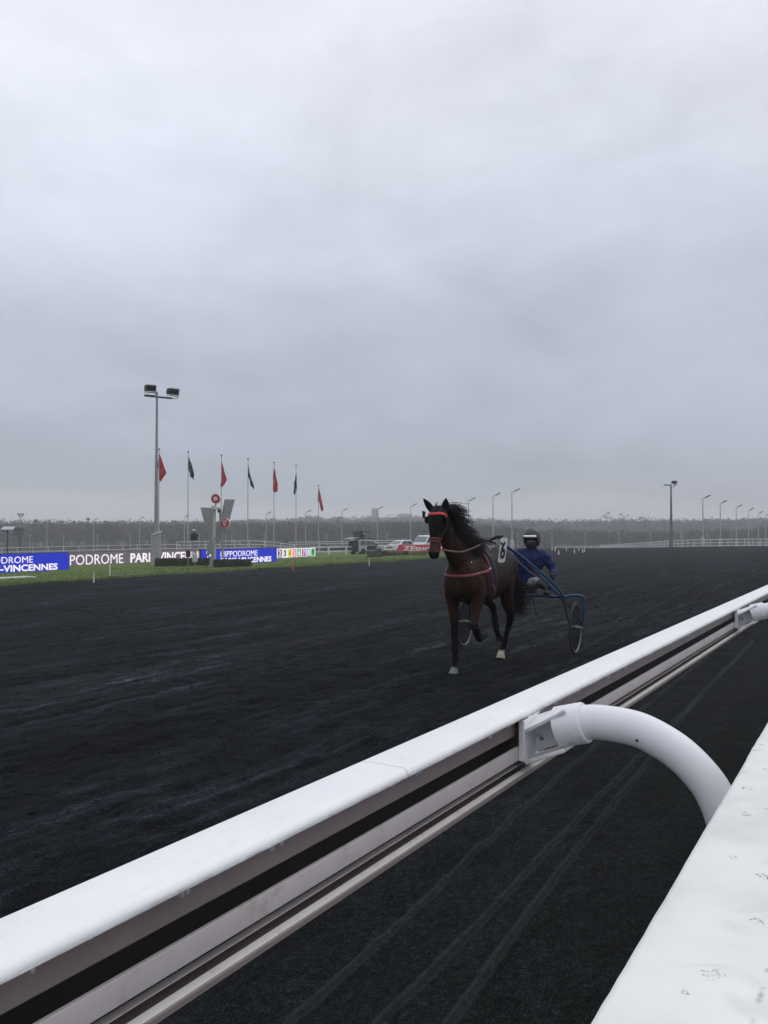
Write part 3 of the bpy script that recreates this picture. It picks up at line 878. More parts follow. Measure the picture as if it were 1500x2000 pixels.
blend((0.030, 0.0125, 0.0078), np_smooth(0.98, 0.86, Z) * np_smooth(0.62, 0.72, Z) * (X > 0.3) * 0.8)                     # redder forearms
for t, b, col in HOOVES:
    ax = (b - t); L = ax.length; ax = ax / L
    d = (P - np.array(t)) @ np.array(ax)
    rr = np.linalg.norm(P - np.array(t) - d[:, None] * np.array(ax)[None], axis=1)
    blend(col, np.where((rr < 0.095) & (d > 0.0) & (d < L + .03), 1.0, 0.0))
# white sock above the near hind hoof
s = Vector((-0.80, .022, 0.115)); ds = np.linalg.norm(P - np.array(s), axis=1)
blend((0.50, 0.47, 0.39), np.where((ds < 0.085) & (Z < 0.165) & (X > -.9) , 0.9, 0.0) * np_smooth(0.15, 0.12, Z + (mott - .5) * .1))
for s in (-1, 1):                                                                                                # eyes and nostrils
    e = np.array(hp(1.312, -.108 + s * .088, 1.815)); blend((0.004, 0.003, 0.003), np_smooth(0.026, 0.016, np.linalg.norm(P - e, axis=1)))
    e = np.array(hp(1.446, -.124 + s * .046, 1.42)); blend((0.003, 0.003, 0.003), np_smooth(0.022, 0.012, np.linalg.norm(P - e, axis=1)))
set_colours(hm, C)
m, nt, b = new_mat('bay_coat')
a = nt.nodes.new('ShaderNodeAttribute'); a.attribute_name = 'tint'
n = noise(nt, tex_coord(nt, (18, 18, 60)), 1.0, 5, 0.7)
k = ramp_node(nt, n, [(0.3, (0.80,) * 3), (0.7, (1.2,) * 3)])
nt.links.new(mix_rgb(nt, 1.0, a.outputs['Color'], k, 'MULTIPLY'), b.inputs['Base Color'])
b.inputs['Roughness'].default_value = 0.55; b.inputs['Specular IOR Level'].default_value = 0.09
bump(nt, b, n, 0.25, 0.01)
hm.materials.append(m)
link(bpy.data.objects.new('body', hm), horse)
BV = BVHTree.FromPolygons([tuple(p) for p in P], [tuple(q.vertices) for q in hm.polygons])

def on_skin(q, off):
    loc, nor, _, _ = BV.find_nearest(Vector(q))
    v = Vector(q) - loc
    if v.length > 1e-5 and v.dot(nor) > 0: nor = v.normalized()
    return loc + nor * off, nor

def strap(pts, width, mat, name, parent=horse, off=0.006, th=0.006, n=8, closed=False, hug=True):
    """A flat strap following the animal's surface along the guide points."""
    q = catmull([tuple(p) for p in (pts + [pts[0]] if closed else pts)], n)
    L = []; N = []
    for p in q:
        if hug: a, nn = on_skin(p, off)
        else: a, nn = Vector(p), on_skin(p, off)[1]
        L.append(a); N.append(nn)
    for _ in range(2):
        L = [L[0]] + [(L[i - 1] + L[i] * 2 + L[i + 1]) / 4 for i in range(1, len(L) - 1)] + [L[-1]]
        if hug:
            L2 = []
            for p, nn in zip(L, N):
                loc, nr, _, _ = BV.find_nearest(p)
                L2.append(p if (p - loc).dot(nr) >= off else loc + nr * off)
            L = L2
    vs_ = []; fs = []
    for i, p in enumerate(L):
        tg = (L[min(i + 1, len(L) - 1)] - L[max(i - 1, 0)]).normalized()
        nn = (N[i] - tg * N[i].dot(tg)).normalized(); sd_ = tg.cross(nn)
        w = width / 2
        vs_ += [p - sd_ * w - nn * th, p + sd_ * w - nn * th, p + sd_ * w + nn * th * .4, p + sd_ * w * .7 + nn * th, p - sd_ * w * .7 + nn * th, p - sd_ * w + nn * th * .4]
    for i in range(len(L) - 1):
        for k in range(6):
            k2 = (k + 1) % 6
            fs.append((i * 6 + k, i * 6 + k2, (i + 1) * 6 + k2, (i + 1) * 6 + k))
    fs += [tuple(range(5, -1, -1)), tuple((len(L) - 1) * 6 + k for k in range(6))]
    return MB().add(vs_, fs).build(name, mat, parent, 50)

M_RED = simple('red_webbing', (0.50, 0.022, 0.040), 0.55, var=0.1, nscale=20)
M_PINK = simple('pink_webbing', (0.21, 0.040, 0.055), 0.6, var=0.15, nscale=20)
M_PURP = simple('magenta_padding', (0.115, 0.018, 0.045), 0.7, var=0.15, nscale=12)
M_LEATH = simple('black_leather', (0.006, 0.006, 0.008), 0.5, var=0.2, spec=.3)
M_TAN = simple('tan_rein', (0.13, 0.075, 0.065), 0.6, var=0.15, nscale=10)
M_CHROME = simple('bright_metal', (0.75, 0.75, 0.76), 0.18, 0.95, 0.05)
yh = -.108
def hps(L): return [hp(*q) for q in L]
strap(hps([(1.16, yh - .13, 1.875), (1.25, yh - .11, 1.905), (1.33, yh - .05, 1.915), (1.345, yh, 1.917), (1.33, yh + .05, 1.915), (1.25, yh + .11, 1.905), (1.16, yh + .13, 1.875)]), 0.036, M_RED, 'browband', off=0.008)
strap(hps([(1.40, yh - .02, 1.605), (1.36, yh + .07, 1.60), (1.27, yh + .085, 1.575), (1.20, yh, 1.56), (1.27, yh - .10, 1.575), (1.36, yh - .09, 1.60)]), 0.016, M_PINK, 'noseband', closed=True)
strap(hps([(1.405, yh - .02, 1.572), (1.365, yh + .07, 1.565), (1.285, yh + .08, 1.54), (1.22, yh, 1.525), (1.285, yh - .10, 1.54), (1.365, yh - .09, 1.565)]), 0.014, M_PINK, 'noseband', closed=True)
for s in (-1, 1):
    strap(hps([(1.15, yh + s * .13, 1.885), (1.175, yh + s * .125, 1.78), (1.22, yh + s * .11, 1.67), (1.29, yh + s * .085, 1.57), (1.335, yh - .012 + s * .075, 1.475)]), 0.02, M_LEATH, 'cheek_strap')
    strap(hps([(1.16, yh + s * .12, 1.88), (1.10, yh + s * .11, 1.80), (1.06, yh + s * .10, 1.72), (1.08, yh + s * .03, 1.655)]), 0.016, M_LEATH, 'throat_strap')
    MB().lathe([(0.030, -.003), (0.034, 0), (0.030, .003), (0.024, .003), (0.021, 0), (0.024, -.003)], 20, Matrix.Translation(hp(1.335, yh - .012 + s * .078, 1.462)) @ Matrix.Rotation(radians(90), 4, 'X'), ring=True).build('bit_ring', M_CHROME, horse)
strap(hps([(1.16, yh - .125, 1.88), (1.105, yh - .08, 1.97), (1.09, yh, 1.99), (1.105, yh + .08, 1.97), (1.16, yh + .125, 1.88)]), 0.022, M_LEATH, 'headpiece', off=0.01)
# eye shields of the bridle
for s in (-1, 1):
    e = MB()
    a = Vector(hp(1.235, yh + s * .112, 1.83)); Mx = Matrix.Translation(a) @ Matrix.Rotation(s * radians(28), 4, 'Z')
    pr = [(-.045, -.035), (.0, -.048), (.045, -.03), (.055, .012), (.03, .042), (-.02, .045), (-.048, .02)]
    e.prism(pr, 0.008, Mx).build('eye_shield', M_LEATH, horse, bevel=0.002)
# small upright tuft holder seen beside the off-side eye
MB().prism([(-.016, -.045), (.012, -.05), (.022, .03), (-.02, .045)], 0.012, Matrix.Translation(hp(1.17, yh - .185, 1.905)) @ Matrix.Rotation(radians(95), 4, 'Z')).build('ear_plug', M_LEATH, horse)
MB().tube(hps([(1.18, yh - .12, 1.87), (1.18, yh - .155, 1.845), (1.175, yh - .18, 1.865)]), .007, 6).build('plug_cord', M_LEATH, horse)

# ears
def ear(y0, lean, turn):
    e = MB(); rows = []
    for i in range(10):
        u = i / 9
        w = 0.050 * (sin(pi * (0.22 + 0.78 * u)) ** 0.8) * (1 - 0.10 * u) + 0.002
        rows.append((Vector((1.105 + 0.02 * u, y0 + lean * u, 2.02 + 0.165 * u)), (w, w * .40)))
    e.tube([r[0] for r in rows], [r[1] for r in rows], 14, axis=(sin(turn), cos(turn), 0))
    return e.build('ear', M_EAR, horse, 60)
M_EAR = simple('ear_hair', (0.0050, 0.0046, 0.0052), 0.8, var=0.3, nscale=30, spec=0.1)
ear(yh - .110, -.125, radians(14)); ear(yh + .040, .022, radians(-30))

# mane, forelock and tail: many tapering locks
M_HAIR = simple('black_hair', (0.0038, 0.0036, 0.0042), 0.55, var=0.4, nscale=12, spec=0.25)
def locks(name, gen, n, seg=4):
    mb = MB()
    for i in range(n):
        pts, r0 = gen(i, n)
        q = catmull(pts, 3); k = len(q)
        mb.tube(q, [r0 * (1 - 0.92 * (j / (k - 1)) ** 1.6) for j in range(k)], seg, caps=False)
    return mb.build(name, M_HAIR, horse, 60)
crest = catmull([(1.08, -.12, 2.05), (1.00, -.10, 1.985), (0.90, -.075, 1.875), (0.78, -.05, 1.755), (0.66, -.02, 1.645), (0.52, 0, 1.60), (0.42, 0, 1.585)], 10)
def mane_lock(i, n):
    u = rnd.random() ** 1.15 * 0.98
    b = crest[min(len(crest) - 1, int(u * (len(crest) - 1)))]
    b = Vector(b) + Vector((rnd.gauss(0, .012), rnd.gauss(0.0, .014), rnd.uniform(-.035, .005)))
    L = rnd.uniform(.16, .36) * (1 - .35 * u); fly = rnd.random() ** 3
    lift = 0.05 + .10 * fly
    p1 = b + Vector((-.02 - .05 * fly, .05 + .05 * rnd.random(), lift * .55))
    p2 = b + Vector((-.05 - .09 * fly - .03 * rnd.random(), .115 + .05 * rnd.random() + .05 * fly, lift * .2 - L * .30 + .12 * fly))
    p3 = b + Vector((-.07 - .12 * fly - rnd.uniform(-.03, .05), .150 + rnd.uniform(-.02, .05) + .07 * fly, -L * .95 + .26 * fly))
    return [b, p1, p2, p3], rnd.uniform(.0028, .0060)
locks('mane', mane_lock, 900)
def forelock(i, n):
    b = Vector((1.125, yh - .035 + rnd.uniform(-.035, .035), 2.07)); s = rnd.uniform(-.06, .06)
    if i % 6 == 0:
        return [b, b + Vector((.02, s * .4 + .01, .035)), b + Vector((.03, s + .03, .07))], .004
    return [b, b + Vector((.06, s * .3, .015)), b + Vector((.115, s * .7, -.05)), b + Vector((.14, s, -.10 - rnd.random() * .05))], rnd.uniform(.004, .007)
locks('forelock', forelock, 46)
def tail_lock(i, n):
    b = Vector((-.93 + rnd.uniform(-.02, .02), rnd.uniform(-.03, .03), 1.36 + rnd.uniform(-.05, .03)))
    sp_ = rnd.gauss(0, .055); L = rnd.uniform(.50, .82)
    return [b, b + Vector((-.10, sp_ * .3 + .02, -.04)), b + Vector((-.19 + rnd.gauss(0, .02), sp_ * .8 + .06, -.28)), b + Vector((-.22 + rnd.gauss(0, .04), sp_ * 1.3 + .11, -L * .75)), b + Vector((-.24 + rnd.gauss(0, .06), sp_ * 1.2 + .17 + rnd.gauss(0, .03), -L))], rnd.uniform(.005, .009)
locks('tail', tail_lock, 560)

# harness
strap([(.30, .30, 1.34), (.48, .30, 1.315), (.66, .27, 1.285), (.80, .21, 1.262), (.90, .10, 1.245), (.93, 0, 1.242), (.90, -.10, 1.245), (.80, -.21, 1.262), (.66, -.27, 1.285), (.48, -.30, 1.315), (.30, -.30, 1.34)], .031, M_PINK, 'breast_strap', n=6)
strap([(.36, 0, 1.66), (.38, .10, 1.61), (.40, .19, 1.52), (.40, .26, 1.40), (.385, .30, 1.24), (.36, .31, 1.08), (.34, .28, .98)], .060, M_PURP, 'saddle_pad', off=0.014, th=.012)
strap([(.36, 0, 1.66), (.38, -.10, 1.61), (.40, -.19, 1.52), (.40, -.26, 1.40), (.385, -.30, 1.24), (.36, -.31, 1.08), (.34, -.28, .98)], .060, M_PURP, 'saddle_pad', off=0.014, th=.012)
strap([(.28, .30, 1.02), (.28, .22, .90), (.28, .0, .82), (.28, -.22, .90), (.28, -.30, 1.02)], .08, M_LEATH, 'girth', n=5)
strap([(.26, -.32, 1.0), (.26, -.31, 1.2), (.27, -.25, 1.42), (.28, -.12, 1.58), (.28, 0, 1.63), (.28, .12, 1.58), (.27, .25, 1.42), (.26, .31, 1.2), (.26, .32, 1.0)], .13, M_LEATH, 'harness_saddle', off=.018, th=.014, n=6)
strap([(.10, .10, 1.60), (-.10, .07, 1.58), (-.35, .05, 1.60), (-.6, .04, 1.60), (-.82, .02, 1.50)], .022, M_LEATH, 'back_strap')
strap([(.92, .02, 1.23), (.90, .02, 1.10), (.80, .02, .96), (.62, .0, .86), (.4, 0, .82), (.28, 0, .83)], .03, M_LEATH, 'martingale')
t_ = MB()                                                                                                            # terrets, rings and tie-rein hook over the withers
for (x, y, z, r_) in ((.28, .11, 1.625, .026), (.28, -.11, 1.625, .026), (.30, .20, 1.57, .022), (.25, .04, 1.655, .02)):
    t_ = MB(); c = [(x, y + r_ * cos(2 * pi * k / 14), z + r_ * sin(2 * pi * k / 14)) for k in range(15)]
    t_.tube(c, .0055, 6).build('terret', M_CHROME, horse)
MB().tube([(.33, .06, 1.65), (.37, .07, 1.675), (.40, .09, 1.725)], [.011, .010, .006], 8).build('check_hook', M_LEATH, horse)
MB().tube([(.22, .06, 1.655), (.10, .13, 1.665), (.0, .20, 1.63)], [.02, .016, .012], 8).build('tie_strap', M_LEATH, horse)
for (x, y, z) in ((.52, .285, 1.315), (.45, .295, 1.325), (.80, .20, 1.45)):
    loc, nn = on_skin((x, y, z), .018)
    MB().ball(loc, .011, 10, 6).build('buckle', M_CHROME, horse)

# number plate hanging on the near side
pl = MB()
c0 = Vector((.165, .350, 1.545))
prw, prh = .078, .160
corner = []
for (cx, cz, a0) in ((prw - .03, prh - .03, 0), (-prw + .03, prh - .03, 90), (-prw + .03, -prh + .03, 180), (prw - .03, -prh + .03, 270)):
    corner += [(cx + .03 * cos(radians(a0 + 18 * i)), cz + .03 * sin(radians(a0 + 18 * i))) for i in range(6)]
MP = Matrix.Translation(c0) @ Matrix.Rotation(radians(-16), 4, 'Z') @ Matrix.Rotation(radians(-9), 4, 'X')
pl.prism(corner, .006, MP)
plate = pl.build('number_plate', simple('plate_white', (0.70, 0.70, 0.69), 0.5, var=0.05), horse)
num = text_mesh('6', 'numeral', simple('plate_ink', (0.02, 0.02, 0.035), 0.5), plate,   .235, .112, -.056, -.118, -.0042, bold=0.03, depth=.003)
num.matrix_local = MP @ Matrix.Rotation(pi, 4, 'Z')
MB().tube([(.24, .16, 1.65), (.20, .27, 1.71), (.165, .335, 1.715), (.10, .27, 1.70)], [.014, .022, .022, .014], 8).build('plate_bracket', M_LEATH, horse)

# protective boots
M_BOOT = simple('neoprene_boot', (0.0055, 0.006, 0.009), 0.8, var=0.3, nscale=20, spec=.2)
def boot(pts, r): MB().tube(catmull(pts, 4), [r] * (4 * (len(pts) - 1) + 1), 16, axis=AX).build('leg_boot', M_BOOT, horse, 50)
boot([(0.614, -.136, .50), (0.617, -.133, .38), (0.62, -.128, .26)], (.047, .052))
boot([(0.622, -.125, .225), (0.628, -.124, .17)], (.050, .056))
boot([(0.758, .170, .665), (0.755, .170, .60)], (.055, .060))
boot([(0.70, .168, .590), (0.61, .165, .515), (0.555, .160, .466)], (.047, .054))
boot([(-0.775, -.085, .62), (-0.785, -.07, .50), (-0.80, -.06, .42)], (.046, .052))

# reins from the bit over the saddle rings
def rein(s):
    MB().tube(catmull([hp(1.335, yh - .012 + s * .085, 1.462), (1.0, yh * .6 + s * .17, 1.54), (.66, s * .19, 1.605), (.28, s * .115, 1.632)], 6), [(.011, .004)] * 19, 8, axis=(0, 0, 1)).build('rein', M_TAN, horse, 50)
rein(1); rein(-1)
def lead(s):
    MB().tube(catmull([(.28, s * .115, 1.632), (-.3, s * .13, 1.60), (-.8, s * .16, 1.46), (-1.2, s * .24 + .05, 1.22), (-1.41, s * .33 + .09, 1.10)], 6), [(.010, .004)] * 25, 8, axis=(0, 0, 1)).build('driving_rein', M_TAN, horse, 50)
lead(1); lead(-1)

# ================================================================== the sulky
M_BLUE = simple('blue_lacquer', (0.010, 0.048, 0.135), 0.30, 0.2, 0.12, 3, spec=0.6)
M_BLUE2 = simple('teal_lacquer', (0.008, 0.055, 0.105), 0.32, 0.2, 0.1, 3)
M_TYRE = simple('tyre_rubber', (0.014, 0.014, 0.014), 0.8)
M_RIM = simple('rim_alloy', (0.22, 0.22, 0.215), 0.5, 0.4)
sulky = thing('sulky', (HX, HY, H_Z), 'two-wheeled blue racing sulky with disc wheels hitched behind the horse', 'sulky', rz=HEAD)
XW, HW, RW = -1.68, 0.855, 0.385
def side(s):
    sh = [(.24, s * .345, 1.635), (.06, s * .35, 1.60), (-.35, s * .40, 1.475), (-.80, s * .485, 1.295), (-1.15, s * .575, 1.125), (-1.40, s * .655, .965), (-1.56, s * .715, .825)]
    MB().tube(catmull(sh, 6), [(.017, .021)] * 37, 12, axis=(0, 0, 1)).build('shaft', M_BLUE, sulky, 50)
    low = [(-.52, s * .425, 1.405), (-.85, s * .505, 1.20), (-1.20, s * .60, 1.005), (-1.50, s * .70, .80)]
    MB().tube(catmull(low, 5), .012, 10).build('brace', M_BLUE, sulky, 50)
    # painted web between shaft and brace
    a = catmull([(-.72, s * .47, 1.325), (-1.15, s * .575, 1.115), (-1.46, s * .68, .91)], 6)
    b_ = catmull([(-.76, s * .482, 1.285), (-1.16, s * .588, 1.055), (-1.46, s * .69, .85)], 6)
    q = MB(); vs_ = []; fs = []
    for u, v in zip(a, b_):
        vs_ += [Vector(u) + Vector((0, .004, 0)), Vector(u) - Vector((0, .004, 0)), Vector(v) - Vector((0, .004, 0)), Vector(v) + Vector((0, .004, 0))]
    for i in range(len(a) - 1):
        for k in range(4): fs.append((i * 4 + k, i * 4 + (k + 1) % 4, (i + 1) * 4 + (k + 1) % 4, (i + 1) * 4 + k))
    fs += [(0, 1, 2, 3), tuple((len(a) - 1) * 4 + k for k in (3, 2, 1, 0))]
    q.add(vs_, fs).build('shaft_web', M_BLUE2, sulky, 50)
    # arch over the wheel, its outer arm and the inner fork
    MB().tube(catmull([(-1.56, s * .70, .825), (-1.60, s * .80, .850), (XW + .02, s * .925, .850), (XW, s * .97, .80), (XW, s * .972, .60), (XW, s * .945, RW + .03)], 6), [(.019, .016)] * 31, 12).build('wheel_arch', M_BLUE2, sulky, 50)
    MB().tube([(-1.53, s * .70, .81), (XW + .02, s * .775, RW + .02)], .011, 10).build('fork', M_BLUE, sulky, 50)
    MB().tube([(-1.42, s * .665, .90), (XW + .03, s * .93, RW + .10), (XW, s * .94, RW + .02)], .009, 8).build('stay', M_BLACK, sulky, 50)
    # foot rest
    MB().tube([(-1.16, s * .575, 1.10), (-1.14, s * .60, .97), (-1.16, s * .54, .92)], .009, 8).build('stirrup', M_BLACK, sulky, 50)
for s in (-1, 1): side(s)
MB().tube(catmull([(-1.56, -.715, .825), (-1.58, -.4, .835), (-1.60, 0, .835), (-1.58, .4, .835), (-1.56, .715, .825)], 5), .018, 12).build('cross_bar', M_BLUE, sulky, 50)
MB().tube(catmull([(-1.58, -.30, .835), (-1.78, -.22, .82), (-1.90, 0, .82), (-1.78, .22, .82), (-1.58, .30, .835)], 5), .014, 10).build('seat_frame', M_BLUE, sulky, 50)
sb = MB()
sb.box((-1.80, .06, .88), (.30, .36, .045)).build('seat', M_BLACK, sulky, bevel=.015)
MB().box((-1.955, .06, .98), (.03, .34, .17), Matrix.Rotation(radians(-14), 3, 'Y')).build('seat_back', M_BLACK, sulky, bevel=.012)
def wheel(s):
    Mx = Matrix.Rotation(radians(90), 4, 'X')
    w = bpy.data.objects.new('wheel', None); w.empty_display_size = .1
    link(w, sulky); w.location = (XW, s * HW, RW)
    t = MB()
    c = [(.370 * cos(2 * pi * k / 40), 0, .370 * sin(2 * pi * k / 40)) for k in range(41)]
    t.tube(c, .0155, 10, caps=False).build('tyre', M_TYRE, w, 60)
    MB().lathe([(.352, -.009), (.358, -.007), (.358, .007), (.352, .009), (.342, .010), (.336, 0), (.342, -.010)], 48, Mx, ring=True).build('rim', M_RIM, w, 50)
    d, nt, b = new_mat('smoked_wheel_disc')
    b.inputs['Base Color'].default_value = (0.007, 0.007, 0.008, 1); b.inputs['Roughness'].default_value = 0.5; b.inputs['Specular IOR Level'].default_value = 0.03
    tr = nt.nodes.new('ShaderNodeBsdfTransparent'); mx = nt.nodes.new('ShaderNodeMixShader'); mx.inputs[0].default_value = 0.38
    nt.links.new(tr.outputs[0], mx.inputs[1]); nt.links.new(b.outputs[0], mx.inputs[2])
    nt.links.new(mx.outputs[0], [q for q in nt.nodes if q.type == 'OUTPUT_MATERIAL'][0].inputs[0])
    MB().lathe([(.337, -.003), (.337, .003), (.05, .018), (.02, .018), (.02, -.018), (.05, -.018)], 48, Mx).build('disc', d, w, 50)
    MB().lathe([(.012, -.10), (.024, -.095), (.026, -.03), (.034, -.022), (.034, .022), (.026, .03), (.024, .10), (.012, .105)], 16, Mx).build('hub', M_RIM, w, 40)
wheel(1); wheel(-1)
MB().tube(catmull([(-1.57, -.05, .83), (-1.52, .10, .72), (-1.50, .16, .70), (-1.55, .24, .83)], 4), .008, 6).build('loose_strap', M_LEATH, sulky)
MB().tube(catmull([(-1.57, .25, .83), (-1.50, .30, .66), (-1.46, .36, .50)], 4), [.013, .012, .012, .011, .011, .010, .008, .006, .004], 6).build('whip_holder', M_LEATH, sulky)

# ================================================================== the driver
driver = thing('person', (HX, HY, H_Z), 'driver in royal blue jacket, pale trousers and dark helmet seated on the sulky', 'person', rz=HEAD)
NECK = Vector((-1.755, .185, 1.525)); HD = Vector((-1.725, .195, 1.675))
SH = {1: Vector((-1.755, .385, 1.400)), -1: Vector((-1.735, -.015, 1.420))}
EL = {1: Vector((-1.77, .52, 1.20)), -1: Vector((-1.60, -.10, 1.19))}
WR = {1: Vector((-1.58, .545, 1.145)), -1: Vector((-1.44, -.14, 1.17))}
HIP = {1: Vector((-1.78, .18, .98)), -1: Vector((-1.78, -.05, .98))}
KN = {1: Vector((-1.42, .36, 1.055)), -1: Vector((-1.42, -.26, 1.055))}
AN = {1: Vector((-1.26, .555, .975)), -1: Vector((-1.20, -.53, .975))}
def tubes(mb, rows, axis=None, seg=16, n=4):
    q = catmull(rows, n)
    mb.tube([r[:3] for r in q], [(r[3], r[4]) for r in q], seg, axis=axis)
def row(v, a, b): return (v[0], v[1], v[2], a, b)
pb = MB()                                                          # the body itself, one skin
tubes(pb, [(-1.80, .06, .94, .15, .12), (-1.80, .08, 1.06, .14, .105), (-1.775, .12, 1.23, .145, .105), (-1.755, .17, 1.37, .165, .10), (-1.755, .185, 1.45, .10, .075), row(NECK, .055, .055), (-1.735, .19, 1.60, .056, .06)], AX)
pb.ball(HD, (.098, .076, .118), 20, 14)
pb.ball(HD + Vector((.098, 0, -.022)), (.020, .015, .024), 10, 8)      # nose
pb.ball(HD + Vector((.062, 0, -.085)), (.035, .042, .030), 12, 8)      # chin
for s in (-1, 1):
    pb.ball(HD + Vector((0, s * .078, -.015)), (.018, .010, .028), 8, 6)   # ears
    tubes(pb, [row(SH[s].lerp(NECK, .4), .05, .05), row(SH[s], .055, .055), row(SH[s].lerp(EL[s], .5), .046, .046), row(EL[s], .038, .038), row(EL[s].lerp(WR[s], .5), .034, .034), row(WR[s], .026, .026)])
    tubes(pb, [row(HIP[s], .085, .085), row(HIP[s].lerp(KN[s], .5), .075, .075), row(KN[s], .053, .053), row(KN[s].lerp(AN[s], .35), .052, .052), row(AN[s], .034, .034), row(AN[s] + Vector((.05, 0, -.05)), .036, .03)])
bm_ = fused(pb, .013, 3); bm_.name = 'person_body'
Pp = mesh_points(bm_); Cp = np.tile(np.array((.30, .17, .12)), (len(Pp), 1))
for s in (-1, 1):                                                   # eyes, brows
    k = np_smooth(.017, .010, np.linalg.norm((Pp - np.array(HD + Vector((.092, s * .032, .012)))) * np.array((.6, 1, 1.6)), axis=1))[:, None]
    Cp = Cp * (1 - k) + np.array((.02, .015, .012)) * k
k = np_smooth(.026, .018, np.linalg.norm((Pp - np.array(HD + Vector((.088, 0, -.066)))) * np.array((.6, .8, 3.2)), axis=1))[:, None]
Cp = Cp * (1 - k) + np.array((.20, .07, .06)) * k
set_colours(bm_, Cp); bm_.materials.append(tinted('skin', .55, .35))
link(bpy.data.objects.new('body', bm_), driver)

def cloth(name, mb, col, vox, it, var=.2, rough=.75, sc=9.0, wr=.012):
    me = fused(mb, vox, it); me.name = name
    Q = mesh_points(me); N = np.empty(len(Q) * 3); me.vertices.foreach_get('normal', N); N = N.reshape(-1, 3)
    f = (vnoise(Q[:, 2] * 16 + Q[:, 0] * 6, Q[:, 1] * 14 - Q[:, 0] * 9, 41) - .5) + .5 * (vnoise(Q[:, 2] * 34, Q[:, 1] * 30 + Q[:, 0] * 22, 42) - .5)
    Q = Q + N * (f * wr)[:, None]
    me.vertices.foreach_set('co', Q.ravel()); me.update()
    me.materials.append(simple('cloth_' + name, col, rough, var=var, nscale=sc, spec=.25))
    return link(bpy.data.objects.new(name, me), driver)
jk = MB()
tubes(jk, [(-1.80, .06, .96, .185, .150), (-1.80, .08, 1.06, .180, .140), (-1.775, .12, 1.21, .185, .138), (-1.755, .17, 1.35, .215, .130), (-1.755, .185, 1.435, .175, .108), (-1.752, .185, 1.490, .100, .090), (-1.748, .187, 1.530, .080, .080), (-1.745, .188, 1.555, .074, .074)], AX)
for s in (-1, 1):
    tubes(jk, [row(SH[s].lerp(NECK, .55) - Vector((0, 0, .035)), .085, .085), row(SH[s].lerp(NECK, .15), .082, .082), row(SH[s].lerp(EL[s], .12), .078, .078), row(SH[s].lerp(EL[s], .5), .073, .073), row(EL[s], .062, .062), row(EL[s].lerp(WR[s], .55), .054, .054), row(EL[s].lerp(WR[s], .88), .043, .043)])
cloth('jacket', jk, (.0075, .0165, .080), .013, 6, var=.25, wr=.020)
tr = MB()
for s in (-1, 1):
    tubes(tr, [row(HIP[s] + Vector((-.04, 0, -.01)), .105, .105), row(HIP[s].lerp(KN[s], .5), .092, .092), row(KN[s], .070, .072), row(KN[s].lerp(AN[s], .32), .064, .066)])
cloth('trousers', tr, (.20, .19, .195), .013, 4, wr=.022)
for s in (-1, 1):
    bt = MB()
    tubes(bt, [row(KN[s].lerp(AN[s], .22), .066, .068), row(KN[s].lerp(AN[s], .5), .062, .066), row(AN[s], .046, .05), row(AN[s] + Vector((.03, 0, -.045)), .045, .05)])
    f0 = AN[s] + Vector((-.03, 0, -.06))
    tubes(bt, [row(f0, .04, .036), row(f0 + Vector((.10, s * .01, -.005)), .045, .04), row(f0 + Vector((.19, s * .02, .005)), .046, .034), row(f0 + Vector((.235, s * .025, .01)), .028, .022)], AX)
    cloth('boot', bt, (.013, .013, .014), .011, 3, rough=.4, wr=.004)
    g = MB(); d = (WR[s] - EL[s]).normalized(); up = Vector((0, 0, 1)); sd_ = d.cross(up).normalized()
    tubes(g, [row(WR[s] - d * .05, .036, .036), row(WR[s], .034, .034), row(WR[s] + d * .05, .043, .026), row(WR[s] + d * .085, .041, .022)], tuple(up))
    for k in range(4):                                              # fingers closing round the rein
        b0 = WR[s] + d * .08 + up * (.032 - .021 * k)
        L = (.8, 1.0, .95, .75)[k]
        g.tube([b0, b0 + d * .034 * L - sd_ * s * .004, b0 + d * .046 * L - sd_ * s * .028, b0 + d * .022 * L - sd_ * s * .046], [.0105, .010, .0095, .008], 8)
    b0 = WR[s] + d * .025 + up * .036
    g.tube([b0, b0 + d * .028 + up * .012 - sd_ * s * .016, b0 + d * .052 + up * .004 - sd_ * s * .034], [.0125, .011, .009], 8)
    g.build('glove', simple('glove_black', (.012, .012, .013), .6), driver, 60)
# helmet: deep shell with ear and jaw cover, short pale peak, goggles and face mask
hc = HD + Vector((-.006, 0, .020))
hv = []; hf = []; NS, NR = 36, 12
for i in range(NR + 1):
    for k in range(NS):
        a = 2 * pi * k / NS; front = max(0.0, cos(a))
        low = -.125 + .155 * smooth01(.30, .80, front)              # the rim rises over the face
        th = (i / NR); z = low + (.148 - low) * sin(th * pi / 2)
        rr = .140 * math.sqrt(max(0.0, 1 - (max(z, -.02) / .150) ** 2)) * (1 - .10 * smooth01(-.02, -.13, z)) if z > -.02 else .140 * (1 - .16 * smooth01(-.02, -.13, z))
        hv.append(hc + Vector((rr * 1.05 * cos(a), rr * .93 * sin(a), z)))
for i in range(NR):
    for k in range(NS): hf.append((i * NS + k, i * NS + (k + 1) % NS, (i + 1) * NS + (k + 1) % NS, (i + 1) * NS + k))
hf.append(tuple(NR * NS + k for k in range(NS)))
helmet = MB().add(hv, hf).build('helmet', simple('helmet_shell', (.040, .038, .040), .40, var=.8, nscale=16), driver, 60)
so = helmet.modifiers.new('shell', 'SOLIDIFY'); so.thickness = .012
vz = []; fs = []
for i in range(13):
    a = radians(-46 + 92 * i / 12); r0, r1 = .140, .140 + .034 * max(.05, cos(a * 1.9)) ** .5
    for (r_, z_) in ((r0, .030), (r1, .016), (r1, .002), (r0, .012)):
        vz.append(hc + Vector((r_ * 1.05 * cos(a), r_ * .93 * sin(a), z_)))
